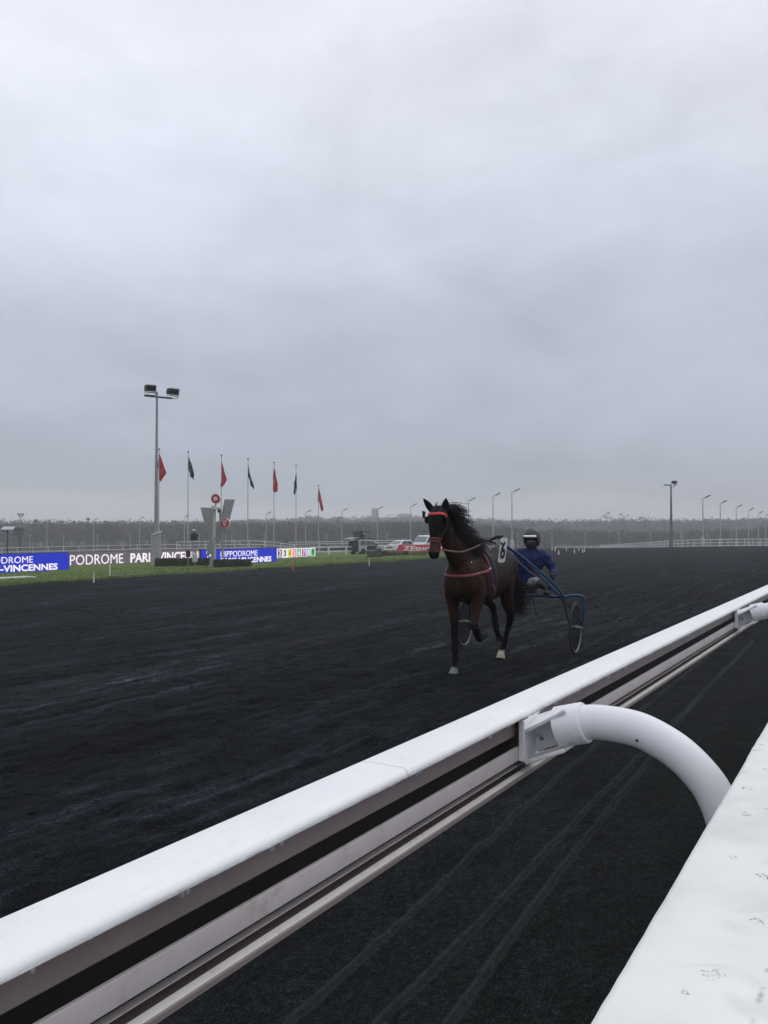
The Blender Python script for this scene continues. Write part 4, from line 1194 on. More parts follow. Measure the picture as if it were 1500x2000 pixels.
for i in range(12):
    for k in range(4): fs.append((i * 4 + k, i * 4 + (k + 1) % 4, (i + 1) * 4 + (k + 1) % 4, (i + 1) * 4 + k))
fs += [(0, 1, 2, 3), (48, 51, 50, 49)]
MB().add(vz, fs).build('peak', simple('peak_white', (.80, .80, .78), .4, var=.03), helmet, 50)
gg = MB(); gr = []
for i in range(15):
    a = radians(-75 + 150 * i / 14)
    gr.append(HD + Vector((.108 * cos(a) + .006, .090 * sin(a), .006)))
gg.tube(gr, [(.026, .010)] * 15, 10, axis=(0, 0, 1)).build('goggles', simple('goggle_lens', (.008, .008, .010), .15, spec=.6), driver, 50)
ch = [HD + Vector((.088 * cos(radians(a)) + .006, .086 * sin(radians(a)), -.076 - .020 * cos(radians(a)))) for a in np.linspace(-110, 110, 15)]
MB().tube(ch, [(.038, .014)] * 15, 10, axis=(0, 0, 1)).build('face_mask', simple('mask_black', (.010, .010, .011), .8), driver, 50)

# ================================================================== infield: boards, poles, signs
def ground_d(px, py):
    lo, hi = 20.0, 420.0
    for _ in range(50):
        d = (lo + hi) / 2
        y = 1035 + (CAM_H - terrain(*at(px, d))) * F_PX / d
        if y > py: lo = d
        else: hi = d
    return (lo + hi) / 2

def spot(px, d, dz=0.0):
    x, y = at(px, d)
    return Vector((x, y, terrain(x, y) + dz))

RIGHT = Vector((SN, -CS, 0))                    # across the view, towards the grandstand straight

M_BOARD_BLUE = glow('screen_blue', (0.002, 0.022, 0.60), 0.85)
M_BOARD_GREY = glow('screen_grey', (0.150, 0.125, 0.138), 0.80)
M_BOARD_WHITE = glow('screen_white', (0.90, 0.90, 0.92), 0.95)
M_LET = glow('letter_white', (1.0, 0.93, 1.0), 1.0)
def board(label, px0, px1, p, yt, yb, mat, name='led_board'):
    """A running LED board on the line Y = p, between two picture columns; yt / yb read at its right end."""
    x0, x1 = line_at(px0, p)[0], line_at(px1, p)[0]; d = line_at(px1, p)[2]
    zt, zb = height_at(yt, d), height_at(yb, d)
    g = terrain((x0 + x1) / 2, p)
    t = thing(name, (x0, p, g), label, 'advertising board')
    L = x1 - x0; h = zt - zb; zb -= g
    MB().box((L / 2, .09, zb + h / 2), (L + .04, .16, h + .05)).build('cabinet', M_BLACK, t, bevel=.01)
    MB().box((L / 2, .0, zb + h / 2), (L - .02, .016, h - .03)).build('screen', mat, t)
    n = max(2, int(L / 2.4))
    for i in range(n + 1):
        x = .1 + (L - .2) * i / n
        MB().tube([(x, .20, zb + h * .7), (x, .42, -.05)], .03, 8).build('prop', M_STEEL, t)
    return t, x0, zb, h, L

def lx(px, p, x0): return line_at(px, p)[0] - x0

t, x0, zb, h, L = board('bright blue screen reading HIPPODROME PARIS-VINCENNES in two lines, nearest on the left edge', -175, 135, 46.0, 1078.5, 1115, M_BOARD_BLUE)
a = lx(-52, 46, x0)
text_mesh('HIPPODROME', 'lettering', M_LET, t, h * .33, lx(65, 46, x0) - a, a, zb + h * .52, -.010, .0)
text_mesh('PARIS-VINCENNES', 'lettering', M_LET, t, h * .34, lx(113, 46, x0) - a, a, zb + h * .10, -.010, .028)

t, x0, zb, h, L = board('long dark grey screen with one line of white HIPPODROME PARIS-VINCENNES lettering', 40, 399, 54.0, 1072, 1097.5, M_BOARD_GREY)
a = lx(101, 54, x0)
text_mesh('HIPPODROME', 'lettering', M_LET, t, h * .66, lx(241, 54, x0) - a, a, zb + h * .18, -.010, .0)
a = lx(255, 54, x0)
text_mesh('PARIS-VINCENNES', 'lettering', M_LET, t, h * .66, lx(404, 54, x0) - a, a, zb + h * .18, -.010, .028)

def v_mark(parent, c, size, mat, name, y, r):
    """The looped V emblem: one line that rises, curls over and returns to the foot."""
    P_ = [(0, -.52), (-.12, -.20), (-.30, .22), (-.31, .40), (-.20, .48), (-.09, .38), (.02, .05), (.10, .30), (.20, .47), (.31, .41), (.31, .22), (.14, -.18), (.02, -.50)]
    q = catmull(P_, 4)
    MB().tube([(c[0] + x * size, y, c[1] + z * size) for x, z in q], [(r, .006)] * len(q), 8, axis=None).build(name, mat, parent, 60)

t, x0, zb, h, L = board('bright blue screen with looped V emblem beside two lines of lettering, behind the right hedge', 393, 541, 42.0, 1069.5, 1097.5, M_BOARD_BLUE)
a = lx(431, 42, x0)
text_mesh('HIPPODROME', 'lettering', M_LET, t, h * .37, lx(503, 42, x0) - a, a, zb + h * .50, -.010, .0)
text_mesh('PARIS-VINCENNES', 'lettering', M_LET, t, h * .37, lx(530, 42, x0) - a, a, zb + h * .06, -.010, .028)
v_mark(t, (lx(410, 42, x0), zb + h * .52), h * .86, M_LET, 'emblem', -.010, .045)

t, x0, zb, h, L = board('white screen showing the coloured runner numbers 2 to 9', 541, 616, 50.5, 1069, 1087.5, M_BOARD_WHITE, 'number_board')
CELLS = [('2', (.10, .03, .045), (.9, .8, .85)), ('3', None, (.03, .03, .06)), ('4', (.85, .80, .05), (.55, .22, .01)), ('5', (.85, .10, .22), (.95, .75, .85)),
         ('6', (.02, .42, .12), (.95, .98, .95)), ('7', (.62, .04, .35), (.95, .75, .9)), ('8', (.10, .33, .75), (.9, .95, 1)), ('9', (.10, .62, .12), (.01, .10, .02))]
pitch = (L - .12) / 8
for i, (s_, bgc, fg) in enumerate(CELLS):
    xc = .06 + pitch * (i + .5)
    if bgc:
        q = MB().box((xc, -.012, zb + h * .5), (pitch * .80, .010, h * .76)).build('number_panel', glow('panel_' + s_, bgc, .9), t, bevel=.004)
    text_mesh(s_, 'digit', glow('digit_' + s_, fg, .9), t, h * .62, pitch * .50, xc - pitch * .25, zb + h * .19, -.018, .03)

# ------------------------------------------------------------------ big floodlight mast on the left
def flood_head(mb_parent, c, yaw, w=1.0):
    """Louvred stadium lamp: stepped dark visors over a bright glass strip, in a yoke."""
    Mx = Matrix.Translation(c) @ Matrix.Rotation(yaw, 4, 'Z')
    b = MB()
    side_ = [(-.26, -.06), (.26, -.20), (.32, -.10), (.26, -.02), (.36, .06), (.28, .12), (.42, .22), (.36, .30), (-.10, .34), (-.26, .12)]
    R90 = Matrix.Rotation(radians(-90), 4, 'Z')
    b.prism(side_, w, Mx @ R90)
    hd_ = b.build('lamp_housing', M_DARK, mb_parent, bevel=.012)
    for k in range(3):
        MB().box(Mx @ Vector((0, -.37 - .05 * k, -.06 + .19 * k)), (w * 1.02, .16, .014), (Matrix.Rotation(yaw, 3, 'Z') @ Matrix.Rotation(radians(14), 3, 'X'))).build('visor', M_DARK, hd_)
    MB().box(Mx @ Vector((0, -.30, -.225)), (w * .9, .22, .05), (Matrix.Rotation(yaw, 3, 'Z') @ Matrix.Rotation(radians(-12), 3, 'X'))).build('glass', M_LENS, hd_)
    y = MB()
    for s in (-1, 1):
        y.tube([Mx @ Vector((s * w * .53, .02, .12)), Mx @ Vector((s * w * .53, -.06, -.30)), Mx @ Vector((s * w * .42, -.06, -.40))], .022, 6)
    y.tube([Mx @ Vector((-w * .42, -.06, -.40)), Mx @ Vector((w * .42, -.06, -.40))], .022, 6)
    y.build('yoke', M_DARK, hd_)
    return hd_

d = ground_d(305, 1105)
p0 = spot(305, d)
big = thing('floodlight_mast', p0, 'tall grey floodlight mast with two louvred lamps, padded at its foot', 'floodlight')
ht = height_at(776, d) - p0.z
MB().tube([(0, 0, 0), (0, 0, ht * .25), (0, 0, ht * .26), (0, 0, ht * .62), (0, 0, ht * .63), (0, 0, ht + .45)], [.17, .155, .145, .12, .105, .075], 16).build('pole', M_STEEL, big, 60)
MB().tube([RIGHT * -.95 + Vector((0, 0, ht + .16)), RIGHT * 1.15 + Vector((0, 0, ht - .05))], .07, 8).build('cross_arm', M_DARK, big)
flood_head(big, RIGHT * -.52 + Vector((0, 0, ht + .60)), YAW - radians(90) + radians(30), .76)
flood_head(big, RIGHT * 1.16 + Vector((0, 0, ht + .34)), YAW - radians(90) + radians(44), .76)
MB().box((.05, -.13, ht * .60), (.16, .12, .5)).build('junction_box', M_STEEL, big, bevel=.01)
hw = .37; hb_ = height_at(1042, d) - p0.z
w_ = MB(); rows = []
for i in range(26):
    z = hb_ * i / 25
    rows.append((hw * (1 + .05 * (vnoise(np.array([z * 3.1]), np.array([2.0]), 51)[0] - .5) + (.06 if i in (0,) else 0)), z))
w_.lathe(rows, 24)
M_WRAP = simple('padding_wrap', (.34, .345, .34), .85, var=.18, nscale=5, bumps=.5, bscale=24)
wrap = w_.build('padding', M_WRAP, big, 60)
MB().tube(catmull([(-.45, -.1, hb_ - .12), (-.32, -.3, hb_ - .02), (0, -.36, hb_ + .08), (.3, -.25, hb_ + .16), (.42, .02, hb_ + .02), (.43, .05, hb_ - .35)], 5), [.05] * 26, 8).build('cloth_flap', simple('pale_cloth', (.50, .50, .48), .9), big, 60)
for zz in (.35, .9, 1.5, 2.0):
    MB().lathe([(hw * 1.02, zz - .02), (hw * 1.045, zz), (hw * 1.02, zz + .02)], 24).build('tie_band', M_STEEL, big, 60)
# the single twin-lamp mast beyond the bend
d = 116.0; p0 = spot(1311, d)
m2 = thing('floodlight_mast', p0, 'dark twin-lamp floodlight mast standing alone at the bend on the right', 'floodlight')
ht = height_at(947, d) - p0.z
MB().tube([(0, 0, -.4), (0, 0, 2.6), (0, 0, 2.62), (0, 0, ht)], [.26, .24, .19, .10], 12).build('pole', simple('mast_grey', (.13, .14, .15), .6), m2, 60)
flood_head(m2, RIGHT * .42 + Vector((0, 0, ht + .25)), YAW - radians(90) + radians(55), .8)
MB().box(RIGHT * -.45 + Vector((0, 0, ht - .02)), (.95, .5, .14), Matrix.Rotation(YAW - pi / 2, 3, 'Z')).build('lamp_housing', M_DARK, m2, bevel=.02)
MB().tube([RIGHT * -.1 + Vector((0, 0, ht - .5)), RIGHT * .45 + Vector((0, 0, ht - .22)), RIGHT * .62 + Vector((0, 0, ht + .1))], .05, 8).build('bracket_arm', M_STEEL, m2)

# ------------------------------------------------------------------ flagpoles
M_FLAG_R = simple('flag_red', (0.46, 0.022, 0.045), .8, var=.18, nscale=1.6)
M_FLAG_G = simple('flag_green', (0.006, 0.022, 0.024), .8, var=.25, nscale=1.6)
M_FLAG_K = simple('flag_black', (0.008, 0.010, 0.016), .8, var=.25, nscale=1.6)
M_FLAG_W = simple('flag_print', (0.34, 0.24, 0.26), .8, var=.1)
def outline(rows):
    z = [r[0] for r in rows]
    return lambda v, k: float(np.interp(v, z, [r[k] for r in rows]))
# rows: fraction down the hoist, left and right edge as a share of the drop
SHAPES = [[(0, 0, .01), (.35, -.01, .13), (.70, 0, .25), (.92, .0, .12), (1, .02, .08)],
          [(0, 0, .01), (.45, .0, .18), (.62, .01, .22), (.66, .05, .23), (.86, .08, .28), (.87, .10, .22), (1, .25, .27)],
          [(0, 0, .01), (.40, .0, .12), (.70, .0, .22), (.86, .0, .15), (1, -.02, .03)],
          [(0, 0, .01), (.28, .0, .05), (.50, .0, .11), (.60, .05, .14), (.85, .10, .23), (1, .22, .245)],
          [(0, 0, .01), (.3, -.02, .06), (.60, -.025, .13), (.95, -.02, .13), (1, .0, .03)],
          [(0, 0, .01), (.3, -.03, .015), (.50, -.09, .02), (.55, -.06, .025), (.78, -.09, .02), (.95, -.09, -.02), (1, -.07, -.04)],
          [(0, 0, .01), (.3, -.005, .08), (.55, -.02, .13), (.62, .02, .14), (.90, .08, .20), (1, .12, .15)]]
FLAGS = [(310, 878, 886, 940, M_FLAG_R, 'pole flying a wide red flag right beside the tall floodlight mast', 55.5),
         (367, 883, 893, 937, M_FLAG_G, 'pole flying a dark green flag with pale print', 55.5),
         (432, 890, 903, 951, M_FLAG_R, 'pole flying a red flag behind the winning post discs', 55.5),
         (484, 897, 908, 955, M_FLAG_K, 'pole flying a black flag that trails to the right', 55.5),
         (535, 904, 914, 962, M_FLAG_R, 'pole with a limp red flag wrapped close to it, above the blue screen', 55.5),
         (578, 910, 925, 966, M_FLAG_K, 'pole with a limp black flag folded to its left side', 55.5),
         (622, 949, 953, 999, M_FLAG_R, 'shortest flagpole, with a narrow red flag, rightmost of the row', 58.5)]
M_POLE = simple('flagpole_white', (.42, .43, .45), .5)
for i, (px, yt, fa, fb, mat, lab, p) in enumerate(FLAGS):
    x, y, d = line_at(px, p)
    g = terrain(x, y); ht = height_at(yt, d) - g
    t = thing('flagpole', (x, y, g), lab, 'flagpole', group='flagpoles in a row on the infield')
    MB().tube([(0, 0, -.05), (0, 0, ht * .5), (0, 0, ht)], [.055, .045, .032], 10).build('pole', M_POLE, t, 60)
    MB().ball((0, 0, ht + .04), .085, 12, 8).build('finial', M_BLACK, t)
    za, zb_ = height_at(fa, d) - g, height_at(fb, d) - g; H_ = za - zb_
    fn = outline(SHAPES[i]); nv, nu = 30, 10; vs_ = []; fs = []
    for v in range(nv + 1):
        fv = v / nv; l_, r_ = fn(fv, 1), fn(fv, 2)
        for u in range(nu + 1):
            fu = u / nu; k = (l_ + (r_ - l_) * fu) * H_
            fold = .10 * sin(fu * 6.5 + fv * 4 + i) * fu * (.3 + fv) + .05 * sin(fv * 13 + fu * 5)
            q = RIGHT * (k + .04 * (1 if k >= 0 else -1)) + Vector((CS, SN, 0)) * (fold - .05)
            vs_.append((q.x, q.y, za - fv * H_))
    for v in range(nv):
        for u in range(nu):
            a = v * (nu + 1) + u; fs.append((a, a + 1, a + nu + 2, a + nu + 1))
    fl = MB().add(vs_, fs).build('flag', mat, t, 80)
    so = fl.modifiers.new('cloth', 'SOLIDIFY'); so.thickness = .012
    if i != 4 and i != 5:                                            # printed marks: pale V strokes
        pr = MB()
        for fv in ((.36, .52, .66) if i in (1, 2, 6) else (.30, .62)):
            for side_ in (-1, 1):
                l_, r_ = fn(fv, 1) * H_, fn(fv, 2) * H_; c = l_ + (r_ - l_) * .55; w2 = (r_ - l_) * .22
                a = RIGHT * (c + .04) - Vector((CS, SN, 0)) * .22; b_ = RIGHT * (c + .04 + side_ * w2) - Vector((CS, SN, 0)) * .22
                z0_, z1_ = za - fv * H_ - .09, za - fv * H_ + .09
                pr.tube([(a.x, a.y, z0_), (b_.x, b_.y, z1_)], .016, 5)
        pr.build('printed_mark', M_FLAG_W, t)['kind'] = 'stuff'

# ------------------------------------------------------------------ winning post with its V of slabs and two discs
d = ground_d(420, 1108); p0 = spot(420, d)
def wl_(px, py, back=0.0):
    """Point in the upright plane through the winning post, read off the picture."""
    q = (px - 420) / F_PX * d
    return RIGHT * q + Vector((CS, SN, 0)) * back + Vector((0, 0, height_at(py, d) - p0.z))
post = thing('winning_post', p0, 'winning post with leaning grey slabs, a red ring disc and a red emblem disc', 'winning post')
MB().tube([wl_(418.5, 1109), wl_(418.5, 1060), wl_(418.5, 988)], [.13, .115, .10], 14).build('post', simple('post_pale', (.42, .43, .43), .55), post, 60)
MB().tube([wl_(434, 1090, .3), wl_(431, 1045, .3), wl_(428, 1000, .3)], [.085, .085, .08], 12).build('leaning_tube', M_STEEL, post, 60)
M_SLAB = simple('slab_grey', (.29, .29, .285), .75, var=.12, nscale=1.2, dirt=(.22, .22, .215))
def slab(corners, name='slab', back=.55, th=.14):
    q = [wl_(px, py, back) for px, py in corners]; n = Vector((CS, SN, 0)) * th
    return MB().add(q + [v + n for v in q], [(0, 1, 2, 3), (7, 6, 5, 4), (0, 4, 5, 1), (1, 5, 6, 2), (2, 6, 7, 3), (3, 7, 4, 0)]).build(name, M_SLAB, post, bevel=.012)
slab([(387.5, 990.5), (409, 991.5), (427, 1060), (406, 1060)])
slab([(433.5, 974), (453.5, 974.5), (434, 1052), (420, 1040)], back=.85)
slab([(403, 1059), (418, 1060), (416, 1076), (400, 1088)], 'slab_foot', .5, .3)
MB().tube([wl_(399, 1035, .5), wl_(388, 1072, .3)], .02, 6).build('guy_cable', M_STEEL, post)
MB().tube([wl_(420, 1050, -.05), wl_(417, 1075, -.1), wl_(412, 1109, -.2)], [.10, .10, .16], 4).build('post_foot', M_STEEL, post, 30)
def disc(px, py, r, yaw, mark):
    c = wl_(px, py, -.05)
    Mx = Matrix.Translation(c) @ Matrix.Rotation(yaw, 4, 'Z') @ Matrix.Rotation(radians(90), 4, 'X')
    dd = MB().lathe([(r, -.16), (r * 1.0, -.02), (r * .985, 0)], 36, Mx).build('disc', simple('disc_rim_white', (.62, .62, .62), .5), post, 40)
    MB().lathe([(r * .93, .0), (r * .93, .008)], 36, Mx).build('red_face', simple('disc_red', (.40, .012, .035), .45, var=.08), dd, 40)
    if mark == 'ring':
        MB().lathe([(r * .42, .008), (r * .42, .02)], 28, Mx).build('white_centre', simple('disc_white', (.68, .64, .65), .5), dd, 40)
    else:
        hld = bpy.data.objects.new('emblem', None)
        v = MB(); P_ = [(0, -.56), (-.14, -.20), (-.34, .20), (-.36, .40), (-.24, .52), (-.11, .42), (.0, .10), (.11, .38), (.24, .52), (.37, .42), (.35, .20), (.15, -.20), (.02, -.54)]
        q = catmull(P_, 4)
        v.tube([Mx @ Vector((x * r * 1.15, z * r * 1.15, .014)) for x, z in q], .024, 6).build('emblem', simple('emblem_white', (.72, .66, .67), .5), dd, 60)
    return dd
YF = YAW - radians(90)
disc(421, 974, .335, YF - radians(12), 'ring'); disc(439, 1021.5, .335, YF - radians(8), 'v')
MB().tube([wl_(431, 1021, .1), wl_(438, 1021, .1)], .04, 8).build('disc_arm', M_STEEL, post)
MB().tube([wl_(420, 990, .05), wl_(421, 980, .1)], .05, 8).build('disc_stem', M_STEEL, post)
cb = MB().box(wl_(424, 993, -.15), (.50, .16, .17), Matrix.Rotation(YF + radians(15), 3, 'Z')).build('finish_camera', simple('camera_white', (.55, .55, .55), .4), post, bevel=.02)
MB().box(wl_(429, 998, -.2), (.20, .18, .22), Matrix.Rotation(YF, 3, 'Z')).build('camera_box', M_BLACK, post, bevel=.02)
MB().box(wl_(416, 994, -.1), (.16, .2, .42), Matrix.Rotation(YF, 3, 'Z')).build('terminal_box', simple('terminal_grey', (.40, .41, .41), .5), post, bevel=.015)

# remote camera on a thin mast
d = 58.0; p0 = spot(380, d)
def wc(px, py, back=0.0): return RIGHT * ((px - 380) / F_PX * d) + Vector((CS, SN, 0)) * back + Vector((0, 0, height_at(py, d) - p0.z))
cm = thing('mast_camera', p0, 'small black camera with a white dome on a thin mast by the winning post', 'camera')
MB().tube([wc(377.5, 1100), wc(377.5, 1056)], .045, 8).build('mast', M_STEEL, cm, 60)
MB().box(wc(380, 1048.5), (.46, .34, .46), Matrix.Rotation(YF, 3, 'Z')).build('housing', M_BLACK, cm, bevel=.03)
MB().tube([wc(385, 1047, -.2), wc(388, 1046, -.3)], .07, 10).build('viewing_hood', M_BLACK, cm)
MB().tube([wc(379, 1043), wc(379, 1037.5)], [.09, .07], 10).build('turret', M_BLACK, cm)
MB().ball(wc(379, 1036), (.13, .13, .08), 12, 8).build('dome', M_FENCE, cm)
d = 57.0; p0 = spot(368, d)
mo = thing('monitor_box', p0, 'dark equipment box in front of the grey screen, left of the white plaque', 'equipment box')
MB().box((0, 0, .92), (.30, .22, .46), Matrix.Rotation(YF, 3, 'Z')).build('case', M_BLACK, mo, bevel=.02)
MB().tube([(0, 0, 0), (0, 0, .72)], .03, 8).build('stand', M_STEEL, mo)
MB().box(Vector((0, 0, .92)) - Vector((CS, SN, 0)) * .118, (.22, .02, .34), Matrix.Rotation(YF, 3, 'Z')).build('screen', simple('monitor_glass', (.02, .022, .025), .2), mo)
p0 = spot(381, 56.5)
pq = thing('plaque', p0, 'small white round-topped plaque standing at the hedge below the mast camera', 'sign')
prf = [(-.17, .35), (.17, .35), (.17, .78)] + [(.17 * cos(radians(a)), .78 + .14 * sin(radians(a))) for a in range(15, 180, 15)] + [(-.17, .78)]
MB().prism(prf, .04, Matrix.Rotation(YF, 4, 'Z')).build('panel', simple('plaque_white', (.50, .51, .48), .6), pq)
MB().tube([(0, 0, 0), (0, 0, .40)], .025, 8).build('stake', M_STEEL, pq)

# ------------------------------------------------------------------ street lamps round the far track
M_LAMP = simple('lamp_pole_pale', (.40, .41, .42), .5, var=.1)
def street_lamp(px, yt, d, label, foot=False, group='lamp posts round the far track', base=None):
    p0 = spot(px, d); ht = height_at(yt, d) - p0.z
    t = thing('street_lamp', p0, label, 'lamp post', group=group)
    MB().tube([(0, 0, -.1), (0, 0, ht * .5), (0, 0, ht)], [.10, .085, .055], 8).build('pole', M_LAMP, t, 60)
    a = Vector((0, 0, ht - .10)); b_ = a + RIGHT * .35 + Vector((0, 0, .16)); c = a + RIGHT * 1.05 + Vector((0, 0, .52))
    MB().tube([a, b_], .05, 6).build('bracket_arm', M_LAMP, t)
    ax = (c - b_).normalized()
    R = Matrix((ax, Vector((CS, SN, 0)), ax.cross(Vector((CS, SN, 0))))).transposed()
    MB().box(b_.lerp(c, .5), (.85, .42, .13), R).build('lamp_head', M_DARK, t, bevel=.03)
    if foot: MB().lathe([(.30, -.3), (.28, 1.05), (.22, 1.15), (.10, 1.45)], 12).build('concrete_base', M_CONC, t, 40)
    return t
HEDGE = [(92, 1017.5, 230, 'lamp post above the nearest blue screen, left part of the far row'),
         (183, 1015.5, 222, 'lamp post behind the middle of the word HIPPODROME on the grey screen'),
         (273, 1012.5, 205, 'lamp post just left of the tall floodlight mast, behind the word PARIS'),
         (360, 1009.5, 192, 'lamp post just left of the green flag pole'),
         (441, 1007, 181, 'lamp post seen below the red V disc'),
         (520, 1003.5, 172, 'lamp post between the black flag pole and the limp red flag'),
         (597, 1000.5, 165, 'lamp post between the limp black flag and the shortest flagpole'),
         (668, 997, 158, 'lamp post left of the van with the raised tailgate'),
         (737, 993.5, 150, 'lamp post rising behind the bonnet of the dark van'),
         (802, 988.5, 141, 'lamp post rising behind the red banner'),
         (915, 977.5, 126, 'lamp post just above the mane of the horse'),
         (963, 968.5, 119, 'lamp post rising above the harness saddle of the horse'),
         (1000, 960.5, 112, 'lamp post between the horse and the driver, tallest of the far row')]
for px, yt, d, lab in HEDGE: street_lamp(px, yt, d, lab, foot=(px == 1000))
RL = [(1373, 973, 118, 'lamp post on a concrete base, first to the right of the dark twin-lamp mast'),
      (1407, 982.5, 137, 'lamp post on a concrete base, second to the right of the dark twin-lamp mast'),
      (1438, 990.5, 154, 'lamp post on a concrete base, third to the right of the dark twin-lamp mast'),
      (1462, 996.5, 172, 'lamp post on a concrete base, fourth to the right of the dark twin-lamp mast'),
      (1481, 1002.5, 190, 'lamp post on a concrete base, fifth to the right of the dark twin-lamp mast'),
      (1495, 1006.5, 208, 'lamp post on a concrete base at the right edge, beyond all others')]
for px, yt, d, lab in RL: street_lamp(px, yt, d, lab, foot=True, group='lamp posts on concrete bases beyond the bend')
FARL = [(59, 'far slender lamp post just right of the watch tower'), (124, 'far slender lamp post behind the right end of the nearest blue screen'),
        (191, 'far slender lamp post right of the one behind the word HIPPODROME'), (255, 'far slender lamp post behind the gap between HIPPODROME and PARIS'),
        (321, 'far slender lamp post just right of the padded foot of the floodlight mast'), (390, 'far slender lamp post right of the mast camera, behind the left slab'),
        (453, 'far slender lamp post just right of the red emblem disc'), (516, 'far slender lamp post beside the black flag pole, left of the limp red flag'),
        (578, 'far slender lamp post hidden close to the pole with the limp black flag'), (638, 'far slender lamp post right of the shortest flagpole'),
        (694, 'far slender lamp post behind the roof hide of the dark van'), (756, 'far slender lamp post between the dark van and the white car'),
        (818, 'far slender lamp post above the tall white van'), (1011, 'far slender lamp post just left of the driver helmet'),
        (1078, 'first far slender lamp post to the right of the driver'), (1143, 'second far slender lamp post to the right of the driver'),
        (1208, 'third far slender lamp post to the right of the driver'), (1271, 'far slender lamp post left of the dark twin-lamp mast'),
        (1330, 'far slender lamp post right of the dark twin-lamp mast'), (1382, 'far slender lamp post just right of the first concrete-based lamp'),
        (1428, 'far slender lamp post between the second and third concrete-based lamps')]
for px, lab in FARL:
    d = 262.0; yt = 1046 - 6.5 * px / 1500; p0 = spot(px, d); ht = height_at(yt, d) - p0.z
    t = thing('lamp_post', p0, lab, 'lamp post', group='slender far lamp posts before the wood')
    MB().tube([(0, 0, -.1), (0, 0, ht)], [.10, .07], 6).build('pole', M_LAMP, t, 60)
    MB().box((0, 0, ht), (.9, .3, .12), Matrix.Rotation(YF, 3, 'Z')).build('lamp_head', M_LAMP, t)

# solar lamp and watch tower on the far left
d = 84.0; p0 = spot(15, d); ht = height_at(1034, d) - p0.z
t = thing('solar_lamp', p0, 'black lamp post with a flat solar panel on top at the left edge', 'lamp post')
MB().tube([(0, 0, 0), (0, 0, ht)], .055, 8).build('pole', M_DARK, t, 60)
MB().box(Vector((0, 0, ht + .12)) + RIGHT * .05, (1.25, .75, .05), Matrix.Rotation(YF, 3, 'Z') @ Matrix.Rotation(radians(24), 3, 'X')).build('solar_panel', simple('panel_pale', (.35, .38, .42), .25), t)
MB().tube([(0, 0, ht - .30), RIGHT * -.35 + Vector((0, 0, ht - .14)), RIGHT * -.62 + Vector((0, 0, ht - .10))], .04, 6).build('lamp_arm', M_DARK, t)
d = 205.0; p0 = spot(38, d)
def wt(px, py): return RIGHT * ((px - 38) / F_PX * d) + Vector((0, 0, height_at(py, d) - p0.z))
t = thing('watch_tower', p0, 'dark judges watch tower on a stalk carrying a cluster of lamps', 'tower')
M_TOW = simple('tower_slate', (.035, .042, .050), .7)
MB().tube([wt(39.5, 1075), wt(39.5, 1044)], .42, 10).build('stalk', M_TOW, t, 60)
MB().box(wt(37, 1038), (2.1, 2.1, 1.9), Matrix.Rotation(YF + .3, 3, 'Z')).build('cabin', M_TOW, t, bevel=.05)
MB().box(wt(37, 1035.5), (2.2, 2.2, .5), Matrix.Rotation(YF + .3, 3, 'Z')).build('window_band', simple('tower_glass', (.02, .025, .03), .2), t)
MB().lathe([(2.1, 0), (1.9, .12), (.3, .5)], 4, Matrix.Translation(wt(37.5, 1030)) @ Matrix.Rotation(YF + .3 + pi / 4, 4, 'Z')).build('roof', M_TOW, t, 30)
MB().tube([wt(40, 1028), wt(40, 1004)], .06, 6).build('lamp_mast', M_STEEL, t)
for qx, qy in ((34.8, 1004), (39.4, 1003.8), (44.6, 1004.2), (37.6, 1007.6), (43.4, 1007.8)):
    MB().box(wt(qx, qy), (.36, .3, .30), Matrix.Rotation(YF + .4, 3, 'Z') @ Matrix.Rotation(radians(30), 3, 'X')).build('lamp_head', M_DARK, t)

# ------------------------------------------------------------------ fences
def fence(label, pts, hts, rails, step, post_w=.09, rail_h=.09, dz=0.0, name='rail_fence'):
    """pts: ground points along the fence, hts: its height at each; rails as shares of the height."""
    P_ = [Vector((x, y, 0)) for x, y in pts]
    t = thing(name, (P_[0].x, P_[0].y, terrain(P_[0].x, P_[0].y)), label, 'fence')
    o = Vector((P_[0].x, P_[0].y, terrain(P_[0].x, P_[0].y)))
    q = catmull([(x, y, h_) for (x, y), h_ in zip(pts, hts)], 12)
    acc = [0.0]
    for a, b_ in zip(q, q[1:]): acc.append(acc[-1] + hypot(b_[0] - a[0], b_[1] - a[1]))
    def pos(s_):
        x = np.interp(s_, acc, [v[0] for v in q]); y = np.interp(s_, acc, [v[1] for v in q]); h_ = np.interp(s_, acc, [v[2] for v in q])
        return Vector((x, y, terrain(x, y) + dz)), h_
    n = max(2, int(acc[-1] / step))
    me = None
    for i in range(n + 1):
        c, h_ = pos(acc[-1] * i / n)
        if me is None: me = MB().box((0, 0, .5), (post_w, post_w, 1.06)).mesh('post', M_FENCE, 0)
        ob = link(bpy.data.objects.new('post', me), t); ob.location = c - o; ob.scale = (1, 1, h_)
    for r_ in rails:
        pl_ = []
        for k in range(n * 2 + 1):
            c, h_ = pos(acc[-1] * k / (n * 2)); pl_.append(c - o + Vector((0, 0, h_ * r_)))
        MB().tube(pl_, [(rail_h / 2, .022)] * len(pl_), 6, axis=(0, 0, 1)).build('rail', M_FENCE, t, 40)
    return t
fence('long white railing behind the left screens, in front of the wood', [at(-90, 118), at(60, 121), at(200, 124), at(352, 126)], [1.42, 1.45, 1.5, 1.5], (.28, .55, .97), 2.0, .07, .10)
fence('white railing with four bars that dips at its right end, behind the flagpoles', [at(345, 110), at(440, 106), at(510, 103), at(560, 101), at(576, 100)], [1.85, 1.85, 1.75, 1.35, 1.2], (.22, .48, .73, .97), 2.4, .07, .10)
